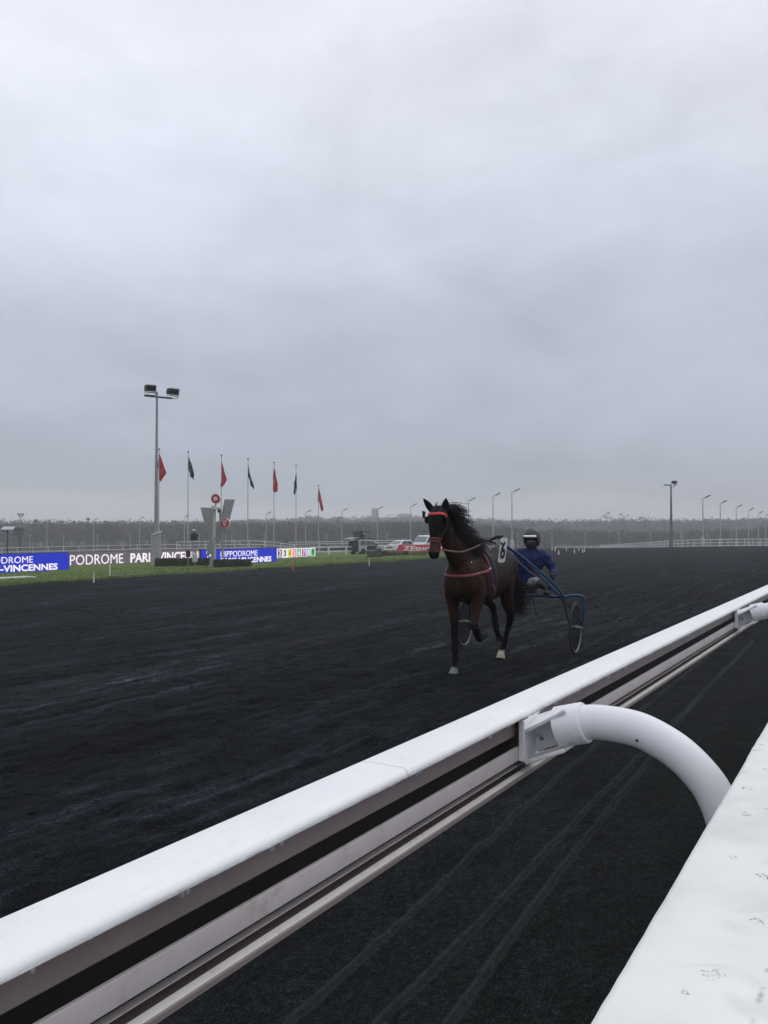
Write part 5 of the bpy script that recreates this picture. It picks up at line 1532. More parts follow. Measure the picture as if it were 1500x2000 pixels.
fence('low white board fence right of the number screen', [at(608, 90), at(650, 89), at(692, 91), at(772, 97)], [.98] * 4, (.45, .93), 2.2, .16, .16)
fence('thin far white rail between the number screen and the van', [at(566, 128), at(630, 128), at(700, 130), at(780, 134)], [1.5] * 4, (.75, .96), 4.0, .07, .12)
fence('white rail curving round the far bend on the right, at the edge of the track', [at(1172, 168), at(1240, 148), at(1310, 129), at(1372, 122), at(1440, 121), at(1530, 122)], [.85, .95, 1.1, 1.15, 1.15, 1.15], (.12, .52, .93), 1.25, .10, .13)
fence('faint white rail far beyond the driver, below the wood', [at(1085, 205), at(1130, 200), at(1180, 190), at(1240, 178)], [.85] * 4, (.55, .95), 5, .1, .12)

# ------------------------------------------------------------------ marker pegs
M_PEG = simple('peg_white', (.66, .66, .60), .6)
def peg(px, yb, yt, label, mat=None, r=.03, group=None, base=False):
    d = ground_d(px, yb); p0 = spot(px, d); ht = height_at(yt, d) - p0.z
    t = thing('marker_peg', p0, label, 'marker peg', group=group)
    MB().tube([(0, 0, -.1), (0, 0, ht - .05), (0.01, 0, ht)], [r, r, r * .6], 8).build('stake', mat or M_PEG, t, 60)
    if base: MB().lathe([(r * 2.6, 0.0), (r * 2.4, .04), (r * 1.1, .07)], 10).build('collar', mat or M_PEG, t, 40)
    else: MB().lathe([(r * 1.15, ht - .12), (r * 1.15, ht - .06)], 8).build('band', M_STEEL, t, 40)
G_ = 'white pegs at the edge of the grass'
peg(184, 1138, 1117, 'pale peg on the sand in front of the grey screen', group=G_)
peg(215, 1127, 1098, 'tall pale peg on the grass in front of the letters DROME', group=G_)
peg(721, 1105, 1090, 'white peg on the grass margin in front of the dark van', group=G_)
peg(572, 1114, 1097, 'orange red peg on the grass margin below the number screen', simple('peg_red', (.55, .07, .03), .6), .045)
PR = [(1078, 1075, 1068.5), (1084, 1076.5, 1067.5), (1091, 1083.5, 1075), (1106, 1075, 1068.5), (1121.5, 1080.5, 1073), (1130, 1076, 1069.5), (1137.5, 1079.5, 1072), (1141, 1078, 1071)]
PL = ['white peg right beside the driver shoulder, left of the pegs on the sand', 'white peg second from the left among those on the sand beyond the driver', 'nearest white peg of those standing on the sand beyond the driver', 'white peg standing alone in the middle of those on the sand',
      'white peg just right of the middle of those on the sand', 'small white peg farthest back of the four on the right', 'white peg in front of the rightmost pair on the sand', 'rightmost white peg of those on the sand beyond the driver']
for (px, yb, yt), lab in zip(PR, PL): peg(px, yb, yt, lab, simple('peg_clean', (.74, .74, .72), .6), .055, 'white pegs on the sand beyond the driver')
# drain slabs let into the grass
for (px, py, w_, dd, lab, col) in ((20, 1131.5, 2.4, 1.0, 'pale concrete slab in the grass at the left edge', (.42, .43, .38)), (243, 1127.5, 1.5, .5, 'grey concrete slab at the grass margin right of the tall pale peg', (.055, .06, .06))):
    d = ground_d(px, py); p0 = spot(px, d, .06)
    s_ = thing('drain_slab', p0, lab, 'slab')
    MB().box((0, 0, 0), (w_, dd, .10)).build('slab', simple('slab_conc', col, .85, var=.15), s_, bevel=.015)
    for k in (-1, 1): MB().lathe([(.05, .048), (.05, .056)], 10, Matrix.Translation((k * w_ * .35, 0, 0))).build('lifting_eye', M_STEEL, s_)

# ================================================================== hedges and planting
def leafy(name, n, place, size, cols, parent, jitter=.3):
    """Many small leaf faces; place(i) gives a point and an outward direction."""
    V = np.empty((n * 4, 3)); C = np.empty((n * 4, 3))
    for i in range(n):
        c, nr = place(i)
        a = Vector((rnd.gauss(0, 1), rnd.gauss(0, 1), rnd.gauss(0, 1))) * .8 + nr
        a.normalize(); u = a.orthogonal().normalized(); v = a.cross(u)
        s_ = size * rnd.uniform(.5, 1.3); k = rnd.uniform(.65, 1.35); col = rnd.choice(cols)
        for j, (p_, q_) in enumerate(((-1, -.6), (1, -.6), (1, .6), (-1, .6))):
            V[i * 4 + j] = c + u * (p_ * s_) + v * (q_ * s_); C[i * 4 + j] = [x * k for x in col]
    me = bpy.data.meshes.new(name)
    me.from_pydata(V.tolist(), [], [tuple(range(i * 4, i * 4 + 4)) for i in range(n)]); me.update()
    set_colours(me, C); me.materials.append(M_LEAF)
    o = link(bpy.data.objects.new(name, me), parent); o['kind'] = 'stuff'
    return o
M_LEAF = tinted('leaf', .8, .15)
def hedge(px0, px1, yb, yt, label, depth, cols):
    px = (px0 + px1) / 2; d = ground_d(px, yb); p0 = spot(px, d)
    L = (px1 - px0) / F_PX * d; h_ = (yb - yt) / F_PX * d
    t = thing('hedge', p0, label, 'hedge')
    R = Matrix.Rotation(YF, 3, 'Z'); back = Vector((CS, SN, 0)) * depth / 2
    MB().box(back + Vector((0, 0, h_ * .48)), (L * .96, depth * .9, h_ * .88), R).build('twig_core', simple('twig_core', (.040, .040, .026), .95), t)
    def pl_(i):
        f = rnd.random()
        u, v = rnd.uniform(-.5, .5), rnd.uniform(0, 1)
        bump_ = .05 * (rnd.random() - .3)
        if f < .50: q = Vector((u * L, -depth / 2 - bump_, v * h_)); nr = Vector((0, -1, .2))
        elif f < .85: q = Vector((u * L, (v - .5) * depth, h_ * (.96 + .06 * sin(u * 19) * .5) + bump_)); nr = Vector((0, 0, 1))
        else:
            s_ = rnd.choice((-1, 1)); q = Vector((s_ * (L / 2 + bump_), (rnd.random() - .5) * depth, v * h_)); nr = Vector((s_, 0, .2))
        return R @ q + back, R @ nr
    leafy('leaves', 5200, pl_, .035, cols, t)
GREENS = [(.045, .064, .032), (.060, .080, .040), (.076, .084, .048), (.054, .050, .032)]
BROWNS = [(.084, .072, .044), (.070, .078, .040), (.100, .080, .052), (.058, .050, .032)]
hedge(303, 416, 1107, 1091, 'long low clipped hedge left of the winning post, browner at its left end', .8, BROWNS + GREENS[:2])
hedge(418, 487, 1109, 1093.5, 'short low dark green clipped hedge right of the winning post', .8, GREENS)
# dark clipped hedge far behind the van
px0, px1 = 632, 765; d = 150.0; p0 = spot(698, d)
t = thing('hedge', p0, 'long dark hedge far behind the dark van', 'hedge')
L = (px1 - px0) / F_PX * d; R = Matrix.Rotation(YF, 3, 'Z'); h_ = height_at(1066.5, d) - p0.z
MB().box((0, 0, h_ * .48), (L * .98, 1.0, h_ * .9), R).build('twig_core', simple('far_core', (.020, .024, .016), .95), t)
leafy('leaves', 3500, lambda i: (R @ Vector((rnd.uniform(-.5, .5) * L, -.55 + rnd.uniform(-.1, .1), rnd.random() * h_)), R @ Vector((0, -1, .3))), .10, GREENS, t)

def shrub(px, yb, w_px, h_px, label, cols, n, leaf, spiky=False, group=None):
    d = ground_d(px, yb); p0 = spot(px, d); W = w_px / F_PX * d / 2; Hh = h_px / F_PX * d
    t = thing('shrub', p0, label, 'shrub', group=group)
    MB().tube([(0, 0, -.05), (0, 0, Hh * .5)], [.05, .03], 6).build('stem', simple('bark', (.05, .038, .028), .9), t)
    if spiky:
        V = []; Fc = []; C = []
        for i in range(n):
            a = rnd.uniform(0, 2 * pi); r_ = W * math.sqrt(rnd.random()) * .8
            x, y = r_ * cos(a), r_ * sin(a) * .7; hh = Hh * rnd.uniform(.5, 1.05) * (1 - .4 * (r_ / W)); l_ = rnd.uniform(.1, .5)
            o = len(V); w2 = leaf * rnd.uniform(.5, 1.2); b_ = rnd.uniform(0, pi); col = rnd.choice(cols); k = rnd.uniform(.7, 1.3)
            V += [(x - cos(b_) * w2, y - sin(b_) * w2, 0), (x + cos(b_) * w2, y + sin(b_) * w2, 0), (x + cos(a) * l_ * W + w2 * .4, y + sin(a) * l_ * W, hh), (x + cos(a) * l_ * W - w2 * .4, y + sin(a) * l_ * W, hh * .98)]
            Fc.append((o, o + 1, o + 2, o + 3)); C += [tuple(q * k for q in col)] * 4
        me = bpy.data.meshes.new('leaves'); me.from_pydata(V, [], Fc); me.update(); set_colours(me, np.array(C)); me.materials.append(M_LEAF)
        link(bpy.data.objects.new('leaves', me), t)['kind'] = 'stuff'
    else:
        def pl_(i):
            a = rnd.uniform(0, 2 * pi); e = math.asin(rnd.random()); k = rnd.uniform(.82, 1.04) * (1 + .1 * sin(a * 5) * cos(e * 4))
            nr = Vector((cos(a) * cos(e), sin(a) * cos(e), sin(e)))
            return Vector((nr.x * W * k, nr.y * W * .8 * k, nr.z * Hh * k)), nr
        leafy('leaves', n, pl_, leaf, cols, t)
        MB().ball((0, 0, 0), (W * .8, W * .62, Hh * .82), 14, 10).build('twig_core', simple('shrub_core', (.045, .050, .038), .95), t)
LAV = [(.115, .130, .110), (.095, .112, .088), (.135, .145, .122), (.08, .09, .07)]
RUST = [(.34, .18, .115), (.26, .14, .09), (.38, .25, .165), (.2, .12, .075)]
STRAW = [(.44, .35, .22), (.36, .30, .18), (.30, .25, .175), (.48, .39, .25)]
DKG = [(.065, .066, .042), (.055, .068, .042), (.085, .076, .052)]
shrub(731, 1089, 32, 12, 'rounded grey green shrub at the front wheel of the dark van', LAV, 2600, .055)
shrub(751, 1087, 18, 11, 'dark green bushy plant between the grey shrub and the rusty grasses', DKG, 1200, .05)
shrub(766, 1086, 26, 13, 'rust brown clump left of the red banner', RUST, 900, .03, True)
shrub(783, 1085, 24, 13, 'rust brown clump at the left end of the red banner', RUST + STRAW[:1], 900, .03, True)
shrub(796, 1085, 18, 11, 'dark green clump under the letter Z of the red banner', DKG, 700, .03, True)
shrub(810, 1085, 24, 12, 'straw coloured clump under the middle of the red banner', STRAW, 900, .03, True)
shrub(827, 1084, 24, 12, 'straw and rust clump beneath the last letters of the banner', STRAW + RUST, 900, .03, True)
shrub(846, 1083, 26, 12, 'dark rusty clump half hidden behind the muzzle of the horse', RUST + DKG, 700, .03, True)

# ================================================================== vehicles
def pane(mb_name, pts, mat, parent, off):
    q = [Vector(p) for p in pts]; n = (q[1] - q[0]).cross(q[2] - q[0]).normalized()
    if n.dot(off) < 0: n = -n
    a = [v + n * .004 for v in q]; b_ = [v + n * .012 for v in q]; k = len(q)
    fs = [tuple(range(k)), tuple(range(2 * k - 1, k - 1, -1))] + [(i, k + i, k + (i + 1) % k, (i + 1) % k) for i in range(k)]
    return MB().add(a + b_, fs).build(mb_name, mat, parent, 20)
M_SILVER = simple('paint_silver', (.36, .38, .41), .3, .35, .05, 2, spec=.6)
M_PBLACK = simple('paint_black', (.012, .012, .014), .3, .0, .05, 2, spec=.6)
M_PWHITE = simple('paint_white', (.62, .64, .66), .3, .0, .04, 2, spec=.6)
M_CARGL = simple('car_glass', (.030, .036, .040), .08, .0, .05, 2, spec=.8)
M_LIGHTG = simple('windscreen_glass', (.13, .15, .16), .08, .0, .05, 2, spec=.8)
def car_wheel(t, x, y, r, w_=.2):
    W = bpy.data.objects.new('wheel', None); W.empty_display_size = .1; link(W, t); W.location = (x, y, r)
    Mx = Matrix.Rotation(radians(90), 4, 'X')
    MB().lathe([(r * .62, -w_ / 2), (r * .94, -w_ / 2), (r, -w_ * .35), (r, w_ * .35), (r * .94, w_ / 2), (r * .62, w_ / 2)], 22, Mx, ring=True).build('tyre', M_TYRE, W, 40)
    MB().lathe([(r * .66, -w_ * .46), (r * .66, w_ * .46), (r * .2, w_ * .50), (r * .2, -w_ * .50)][:2], 18, Mx).build('rim', M_RIM, W, 40)
def car_body(t, prof, W_, mat, tumble=.10, zb=.9, z1=1.7, name='body'):
    """Side profile (x, z) carried across the width, the cabin leaning inwards."""
    n = len(prof); vs_ = []; ys = (-1, -.88, .88, 1); fs = []
    for k, f in enumerate(ys):
        for x, z in prof:
            ins = tumble * max(0, (z - zb) / (z1 - zb)); sx = .985 if abs(f) == 1 else 1.0
            vs_.append((x * sx, f * (W_ / 2 - ins), z if abs(f) < 1 or z < zb else z - .03))
    for k in range(3):
        for i in range(n):
            i2 = (i + 1) % n; fs.append((k * n + i, k * n + i2, (k + 1) * n + i2, (k + 1) * n + i))
    fs += [tuple(range(n)), tuple(range(4 * n - 1, 3 * n - 1, -1))]
    return MB().add(vs_, fs).build(name, mat, t, 28, bevel=.03)
# dark and silver people carrier used as a filming van; local +X is its front
d = 92.0; p0 = spot(715, d, .02)
van = thing('people_carrier', p0, 'black and silver people carrier with raised tailgate and a camera hide on its roof', 'car', rz=YAW - radians(90) + radians(44))
LC, WC = 3.9, 1.72
prof = [(-1.92, .34), (-1.30, .30), (1.4, .30), (1.92, .36), (1.95, .62), (1.80, .84), (1.05, 1.03), (.45, 1.50), (.10, 1.62), (-1.55, 1.66), (-1.72, 1.60), (-1.90, 1.00)]
car_body(van, prof, WC, M_SILVER, .12, .98, 1.66)
for s in (-1, 1):
    yo = s * (WC / 2 - .010); of = Vector((0, s, .1))
    def wp(x, z): return Vector((x, s * (WC / 2 + .002 - .12 * max(0, (z - .98) / .68)), z))
    pane('side_window', [wp(.86, 1.06), wp(.42, 1.44), wp(.10, 1.50), wp(.08, 1.06)], M_CARGL, van, of)
    pane('side_window', [wp(.00, 1.06), wp(.02, 1.50), wp(-.70, 1.53), wp(-.72, 1.06)], M_CARGL, van, of)
    pane('side_window', [wp(-.82, 1.06), wp(-.80, 1.53), wp(-1.50, 1.54), wp(-1.62, 1.06)], M_CARGL, van, of)
    pane('door_panel', [wp(.85, .50), wp(.85, .98), wp(-.62, .98), wp(-.62, .50)], M_PBLACK, van, of)
    pane('sill', [wp(1.05, .31), wp(1.05, .42), wp(-1.0, .42), wp(-1.0, .31)], M_PBLACK, van, of)
    MB().box((.80, s * (WC / 2 + .08), 1.10), (.12, .20, .13)).build('mirror', M_PBLACK, van, bevel=.02)
    MB().box((-.30, s * (WC / 2 + .012), .93), (.16, .03, .03)).build('handle', M_SILVER, van)
    for x in (1.22, -1.22):
        car_wheel(van, x, s * (WC / 2 - .10), .31)
        MB().lathe([(.37, -.02), (.37, .02)], 22, Matrix.Translation((x, s * (WC / 2 - .012), .33)) @ Matrix.Rotation(radians(90), 4, 'X')).build('wheel_arch', M_BLACK, van, 40)
    MB().box((1.86, s * .62, .70), (.12, .30, .14)).build('headlight', M_LENS, van, bevel=.02)
    MB().box((-1.905, s * .78, 1.00), (.06, .10, .55)).build('tail_light', simple('tail_red', (.25, .02, .02), .3), van, bevel=.01)
pane('windscreen', [(1.02, -.66, 1.06), (1.02, .66, 1.06), (.50, .60, 1.47), (.50, -.60, 1.47)], M_CARGL, van, Vector((1, 0, .5)))
MB().box((-1.915, 0, .95), (.05, 1.50, 1.10)).build('boot_dark_panel', M_BLACK, van, bevel=.01)  # black panel painting the unlit interior of the open boot
MB().box((-1.94, 0, .52), (.10, 1.66, .36)).build('rear_bumper', M_PBLACK, van, bevel=.03)
MB().box((-1.93, -.30, 1.20), (.05, .40, .45)).build('crate_inside', simple('crate_grey', (.10, .10, .10), .8), van)
tg = MB().box((-2.25, 0, 1.80), (1.15, 1.45, .07), Matrix.Rotation(radians(-9), 3, 'Y')).build('tailgate', simple('tailgate_grey', (.22, .23, .24), .4), van, bevel=.02)
for s in (-1, 1): MB().tube([(-1.85, s * .66, 1.20), (-2.30, s * .66, 1.74)], .018, 6).build('gas_strut', M_BLACK, van)
M_HIDE = simple('hide_canvas', (.085, .085, .070), .9, var=.2, nscale=2)
MB().box((-.75, .55, 2.10), (1.30, .05, .85)).build('hide_side', M_HIDE, van)
MB().box((-1.38, 0, 2.10), (.05, 1.15, .85)).build('hide_back', M_HIDE, van)
MB().box((-.60, 0, 2.56), (1.75, 1.35, .05), Matrix.Rotation(radians(2), 3, 'Y')).build('hide_roof', M_HIDE, van)
for s in (-1, 1): MB().tube([(.05, s * .55, 1.66), (-.10, s * .55, 2.54)], .03, 6).build('hide_strut', M_DARK, van)
MB().box((-.55, -.1, 2.05), (.40, .22, .24)).build('camera', M_BLACK, van, bevel=.02)
MB().tube([(-.55, -.1, 1.66), (-.55, -.1, 1.95)], .05, 8).build('camera_stand', M_DARK, van)
MB().box((-.30, .0, 1.74), (1.9, 1.1, .10)).build('roof_platform', M_DARK, van, bevel=.02)
# white hatchback and white van, noses towards us, behind the banner
d = 104.0; p0 = spot(781, d, .02)
wc_ = thing('car', p0, 'white car with a sloping windscreen, left of the red banner', 'car', rz=YAW + radians(180) - radians(42))
prof = [(-1.95, .34), (1.9, .34), (1.98, .60), (1.85, .82), (1.0, .98), (.30, 1.44), (-.2, 1.52), (-1.5, 1.50), (-1.95, 1.0)]
car_body(wc_, prof, 1.74, M_PWHITE, .14, .92, 1.52)
pane('windscreen', [(.99, -.70, 1.00), (.99, .70, 1.00), (.34, .60, 1.42), (.34, -.60, 1.42)], M_LIGHTG, wc_, Vector((1, 0, .5)))
for s in (-1, 1):
    def wp(x, z): return Vector((x, s * (.872 - .14 * max(0, (z - .92) / .6)), z))
    pane('side_window', [wp(.75, 1.0), wp(.25, 1.38), wp(-.45, 1.40), wp(-.45, 1.0)], M_CARGL, wc_, Vector((0, s, .1)))
    pane('side_window', [wp(-.55, 1.0), wp(-.55, 1.40), wp(-1.35, 1.38), wp(-1.5, 1.0)], M_CARGL, wc_, Vector((0, s, .1)))
    MB().box((1.84, s * .66, .70), (.16, .34, .13)).build('headlight', M_LENS, wc_, bevel=.03)
    MB().box((.72, s * .95, 1.04), (.14, .20, .13)).build('mirror', M_PWHITE, wc_, bevel=.02)
    for x in (1.25, -1.25): car_wheel(wc_, x, s * .78, .31)
MB().box((1.97, 0, .62), (.06, 1.0, .16)).build('grille', M_BLACK, wc_, bevel=.02)
d = 106.0; p0 = spot(835, d, .02)
wv = thing('van', p0, 'tall white van behind the red banner, partly hidden by the head of the horse', 'van', rz=YAW + radians(180) - radians(38))
prof = [(-2.4, .38), (2.2, .38), (2.28, .75), (2.10, 1.05), (1.65, 1.18), (1.05, 1.95), (.75, 2.06), (-2.35, 2.06), (-2.42, 1.2)]
car_body(wv, prof, 1.95, M_PWHITE, .12, 1.1, 2.06)
pane('windscreen', [(1.66, -.82, 1.20), (1.66, .82, 1.20), (1.10, .76, 1.90), (1.10, -.76, 1.90)], M_LIGHTG, wv, Vector((1, 0, .5)))
for s in (-1, 1):
    def wp(x, z): return Vector((x, s * (.977 - .12 * max(0, (z - 1.1) / .96)), z))
    pane('side_window', [wp(1.48, 1.20), wp(.98, 1.82), wp(.35, 1.84), wp(.35, 1.20)], M_CARGL, wv, Vector((0, s, .1)))
    MB().box((2.16, s * .74, .88), (.16, .30, .22)).build('headlight', M_LENS, wv, bevel=.03)
    MB().box((1.35, s * 1.06, 1.30), (.12, .22, .30)).build('mirror', M_BLACK, wv, bevel=.03)
    for x in (1.45, -1.45): car_wheel(wv, x, s * .86, .34)
MB().box((2.27, 0, .72), (.06, 1.3, .20)).build('grille', M_BLACK, wv, bevel=.02)
# red banner
d = 92.0; pa, pb_ = spot(778, d), spot(872, d * 1.01)
an = atan2(pb_.y - pa.y, pb_.x - pa.x); L = hypot(pb_.x - pa.x, pb_.y - pa.y)
bn = thing('banner', pa, 'red banner with white ZEturf lettering beyond the planting', 'banner', rz=an)
zt, zb_ = height_at(1064, d) - pa.z, .12
MB().box((L / 2, 0, (zt + zb_) / 2), (L, .03, zt - zb_)).build('fabric', simple('banner_red', (.62, .035, .065), .6, var=.08, nscale=1.2), bn)
q0, q1 = (787 - 778) / F_PX * d, (845 - 778) / F_PX * d
text_mesh('ZEturf', 'lettering', simple('banner_print', (.82, .74, .76), .6), bn, (zt - zb_) * .62, q1 - q0, q0, zb_ + (zt - zb_) * .24, -.018, .035)
for k in range(5): MB().tube([(L * k / 4, .04, 0), (L * k / 4, .04, zt + .02)], .02, 6).build('stake', M_STEEL, bn)

# ================================================================== woods, far town, haze
def wood(name, n_trees, gen, quads, leaf, cols, trunk=True):
    V = []; C = []; N = 0; Fq = []
    rs = np.random.RandomState(11 + n_trees)
    for i in range(n_trees):
        x, y, z, h_, w_, kind = gen(i, rs)
        col = np.array(cols[kind]) * rs.uniform(.75, 1.25)
        n = quads
        th = rs.uniform(0, 2 * pi, n); u = rs.uniform(0, 1, n) ** .8
        if kind == len(cols) - 1 and trunk:                          # conifer
            zz = h_ * (.15 + .85 * u); r_ = w_ * .55 * (1 - u) ** .8 * rs.uniform(.3, 1, n) + .15
        else:
            e = np.arcsin(rs.uniform(-.55, 1, n)); k = rs.uniform(.35, 1, n) ** .5 * (1 + .28 * np.sin(th * 3 + i) * np.cos(e * 3 + i * 2))
            zz = h_ * (.55 + .45 * np.sin(e) * k); r_ = w_ * .5 * np.cos(e) * k
        cx, cy, cz = x + r_ * np.cos(th), y + r_ * np.sin(th), z + zz
        s_ = leaf * rs.uniform(.4, 1.3, n)
        d1 = rs.normal(0, 1, (n, 3)); d1[:, 2] += .6; d1 /= np.linalg.norm(d1, axis=1)[:, None]
        d2 = rs.normal(0, 1, (n, 3)); d2 -= (d2 * d1).sum(1)[:, None] * d1; d2 /= np.linalg.norm(d2, axis=1)[:, None]
        c = np.stack([cx, cy, cz], 1)
        q = np.stack([c - d1 * s_[:, None] - d2 * (s_ * .30)[:, None], c - d1 * (s_ * .2)[:, None] + d2 * (s_ * .45)[:, None], c + d1 * s_[:, None] * 1.1, c + d1 * (s_ * .1)[:, None] - d2 * (s_ * .45)[:, None]], 1)
        V.append(q.reshape(-1, 3)); k = rs.uniform(.9, 1.1, n)
        C.append(np.repeat(col[None] * k[:, None], 4, 0)); N += n
        if trunk:
            a = .10 * (h_ / 8)
            tq = np.array([[x - a, y, z - .5], [x + a, y, z - .5], [x + a * .4, y, z + h_ * .8], [x - a * .4, y, z + h_ * .8], [x, y - a, z - .5], [x, y + a, z - .5], [x, y + a * .4, z + h_ * .8], [x, y - a * .4, z + h_ * .8]])
            V.append(tq); C.append(np.tile(np.array([.05, .045, .04]), (8, 1))); N += 2
    V = np.concatenate(V); C = np.concatenate(C)
    me = bpy.data.meshes.new(name)
    me.vertices.add(len(V)); me.vertices.foreach_set('co', V.ravel().astype(np.float32))
    me.loops.add(len(V)); me.loops.foreach_set('vertex_index', np.arange(len(V), dtype=np.int32))
    me.polygons.add(N); me.polygons.foreach_set('loop_start', np.arange(0, N * 4, 4, dtype=np.int32)); me.update(calc_edges=True)
    set_colours(me, C); me.materials.append(M_TREE)
    o = link(bpy.data.objects.new(name, me)); o['kind'] = 'stuff'
    return o
M_TREE = tinted('bare_wood', .95, .05)
TREES = [(.094, .083, .070), (.115, .097, .076), (.080, .086, .060), (.070, .080, .054), (.100, .090, .083), (.034, .048, .036)]
def far_ground(x, y):
    r = hypot(x, y); a = atan2(y, x)
    z = terrain(x, y) - .12 + smooth01(430, 900, r) * (13 + 9 * cos(a * 3 + .7) + 7 * cos(a * 7 + 2.0))
    return z - smooth01(250, 330, r) * (1 - smooth01(380, 600, r)) * .6
def gen_near(i, rs):
    px = rs.uniform(-520, 2050); d = rs.uniform(285, 350)
    x, y = at(px, d); z = far_ground(x, y)
    top = 1022 + 16 * smooth01(850, 1150, px) + rs.normal(0, 2.4) - 6 * smooth01(1400, 1500, px)
    h_ = max(4.5, height_at(top, d) - z)
    return x, y, z, h_, h_ * rs.uniform(.5, .85) + 1.5, rs.choice(len(TREES) - 1, p=[.3, .25, .18, .12, .15])
def gen_mid(i, rs):
    px = rs.uniform(-520, 2050); d = rs.uniform(500, 620)
    x, y = at(px, d); z = far_ground(x, y)
    top = 1019.5 - 3.5 * smooth01(900, 1150, px) + rs.normal(0, 1.8)
    h_ = max(5.0, height_at(top, d) - z)
    return x, y, z, h_, h_ * rs.uniform(.5, .8) + 2.5, rs.choice(len(TREES), p=[.28, .22, .16, .12, .14, .08])
def gen_bush(i, rs):
    px = rs.uniform(-520, 2050); d = rs.uniform(272, 300)
    x, y = at(px, d); z = far_ground(x, y)
    return x, y, z - .4, rs.uniform(2.0, 4.0), rs.uniform(3, 6), rs.choice(len(TREES) - 1)
def gen_far(i, rs):
    px = rs.uniform(-560, 2080); d = rs.uniform(640, 1000)
    x, y = at(px, d); z = far_ground(x, y)
    return x, y, z, rs.uniform(5, 11), rs.uniform(8, 16), rs.choice(len(TREES) - 1)
wood('near_wood', 1000, gen_near, 270, .42, TREES)
wood('middle_wood', 1000, gen_mid, 240, .75, TREES)
wood('undergrowth', 500, gen_bush, 70, .55, TREES, False)
wood('ridge_wood', 1100, gen_far, 170, 1.1, TREES, False)
# single trees that stand above the wood
def single(px, yt, d, w_, label, kind):
    x, y = at(px, d); z = far_ground(x, y); h_ = height_at(yt, d) - z
    t = thing('pine_tree' if kind else 'bare_tree', (x, y, z), label, 'tree')
    MB().tube([(0, 0, -.3), (.05, 0, h_ * .5), (0, .05, h_ * .95)], [.22, .15, .04], 8).build('trunk', simple('trunk_bark', (.05, .042, .035), .9), t)
    rs = np.random.RandomState(int(px))
    lv = []
    for k in range(rs.randint(9, 14)):
        zc = h_ * (.42 + .58 * rs.rand()); a = rs.uniform(0, 2 * pi); r_ = w_ * (.15 + .85 * rs.rand()) * (1.15 - zc / h_ if kind else .9 - .4 * abs(zc / h_ - .75))
        tip = Vector((cos(a) * r_, sin(a) * r_, zc + (.3 if kind else .9)))
        MB().tube([(0, 0, zc - .4), tip * .5 + Vector((0, 0, (zc - .4) * .5)), tip], [.06, .04, .02], 5).build('branch', M_TRB, t)
        lv.append((tip, w_ * rs.uniform(.22, .42)))
    def pl_(i):
        c, r_ = lv[i % len(lv)]; v = Vector((rnd.gauss(0, .5), rnd.gauss(0, .5), rnd.gauss(0, .32)))
        return c + v * r_, v.normalized() if v.length > 0 else Vector((0, 0, 1))
    leafy('crown', 900, pl_, .16, [(.018, .028, .018), (.024, .034, .022)] if kind else [(.05, .046, .036), (.04, .04, .03)], t)
M_TRB = simple('branch_bark', (.05, .042, .036), .9)
single(172, 1014.5, 300, 1.6, 'dark pine breaking the skyline behind the grey screen, left of its twin', True)
single(206, 1014, 305, 1.7, 'dark pine breaking the skyline, halfway between its twin and the floodlight mast', True)
single(103, 1017, 296, 1.2, 'dark pine near the lamp post above the nearest blue screen', True)
single(68, 1016, 292, 1.6, 'dark pine just right of the watch tower', True)
single(145, 1018.5, 300, .9, 'small dark pine between two taller ones on the left skyline', True)
single(1186, 1004, 520, 4.6, 'broad bare tree standing out above the ridge left of the dark twin-lamp mast', False)
single(1218, 1007, 520, 3.4, 'low spreading bare tree on the ridge, right of the broadest one', False)
single(1250, 1011, 500, 2.4, 'small bushy tree on the ridge, rightmost of three standing out', False)
single(660, 1012, 420, 2.8, 'pale bushy treetop on the skyline right of the shortest flagpole', False)

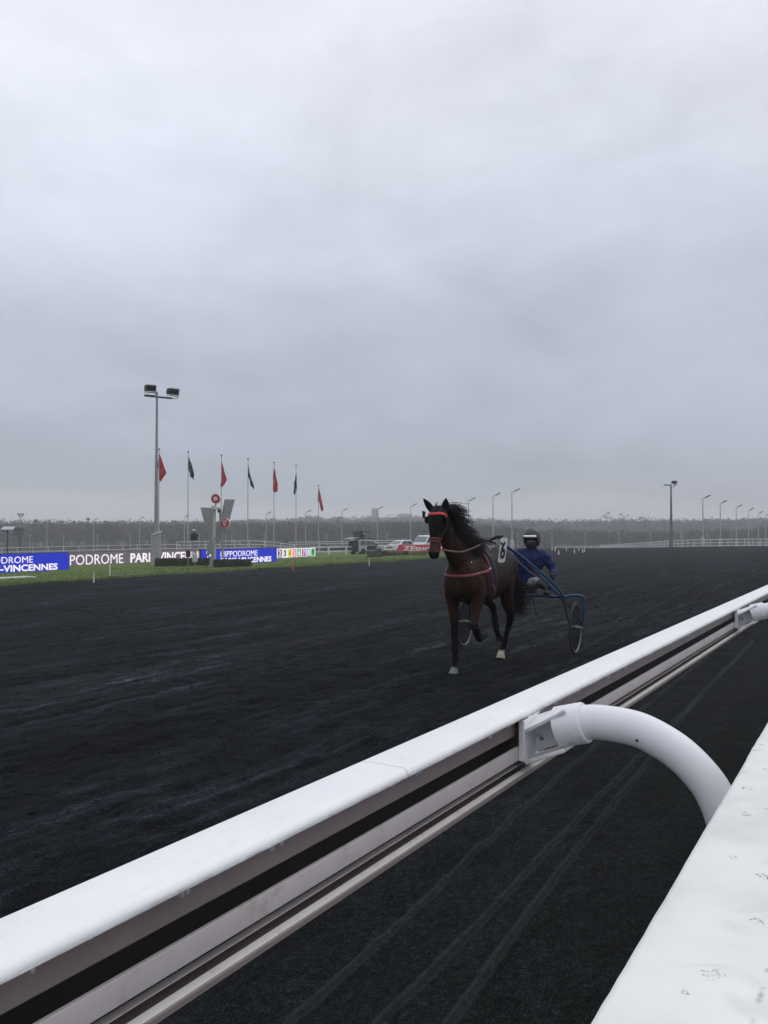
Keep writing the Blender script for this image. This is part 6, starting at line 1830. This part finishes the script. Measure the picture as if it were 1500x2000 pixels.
# far town
M_TOWN = simple('far_concrete', (.30, .31, .33), .8)
M_TWIN = simple('far_window', (.10, .12, .14), .3)
def block(px0, px1, yt, d, label, name, depth=12, floors=6):
    p0 = spot((px0 + px1) / 2, d); p0.z = far_ground(p0.x, p0.y) - 1
    W_ = (px1 - px0) / F_PX * d; h_ = height_at(yt, d) - p0.z
    t = thing(name, p0, label, 'building', rz=YF)
    MB().box((0, 0, h_ / 2), (W_, depth, h_)).build('wall', M_TOWN, t)
    me = None
    for k in range(floors):
        z = h_ * (.18 + .78 * (k + .5) / floors)
        o_ = MB().box((0, -depth / 2 - .02, z), (W_ * .92, .12, h_ * .30 / floors)).build('window_band', M_TWIN, t)
    MB().box((0, 0, h_ + .4), (W_ * .6, depth * .5, .8)).build('roof_plant', M_TOWN, t)
block(725.5, 739.5, 994, 940, 'pale high-rise tower fading into the haze beyond the wood', 'tower_block', 10, 11)
block(717, 726, 1008.5, 930, 'low block at the left foot of the pale high-rise tower', 'apartment_block', 12, 4)
block(776, 804, 1004.5, 950, 'wide flat-roofed block in the haze above the red banner', 'apartment_block', 16, 5)
block(803, 810, 1010.5, 945, 'small low block at the right end of the wide flat-roofed block', 'apartment_block', 12, 3)
p0 = spot(761, 900); p0.z = far_ground(p0.x, p0.y); ht = height_at(1006, 900) - p0.z
cr = thing('tower_crane', p0, 'tiny tower crane in the haze between the high-rise and the wide block', 'crane', rz=YF)
MB().box((0, 0, ht / 2), (.8, .8, ht)).build('mast', M_STEEL, cr)
MB().box((2.2, 0, ht + .3), (9.0, .6, .6)).build('jib', M_STEEL, cr)
MB().box((-2.0, 0, ht - .4), (1.2, 1, 1.0)).build('counterweight', M_STEEL, cr)

# the air itself
hz = MB().box((0, 0, 15.0), (2760, 2760, 62)).build('haze', [], None, 0)
hz.data.materials.clear()
m = bpy.data.materials.new('haze_air'); m.use_nodes = True; nt = m.node_tree; nt.nodes.clear()
o_ = nt.nodes.new('ShaderNodeOutputMaterial'); pv = nt.nodes.new('ShaderNodeVolumePrincipled')
pv.inputs['Color'].default_value = (.93, .955, 1.0, 1); pv.inputs['Density'].default_value = 0.00095
nt.links.new(pv.outputs[0], o_.inputs['Volume']); hz.data.materials.append(m); hz['kind'] = 'stuff'
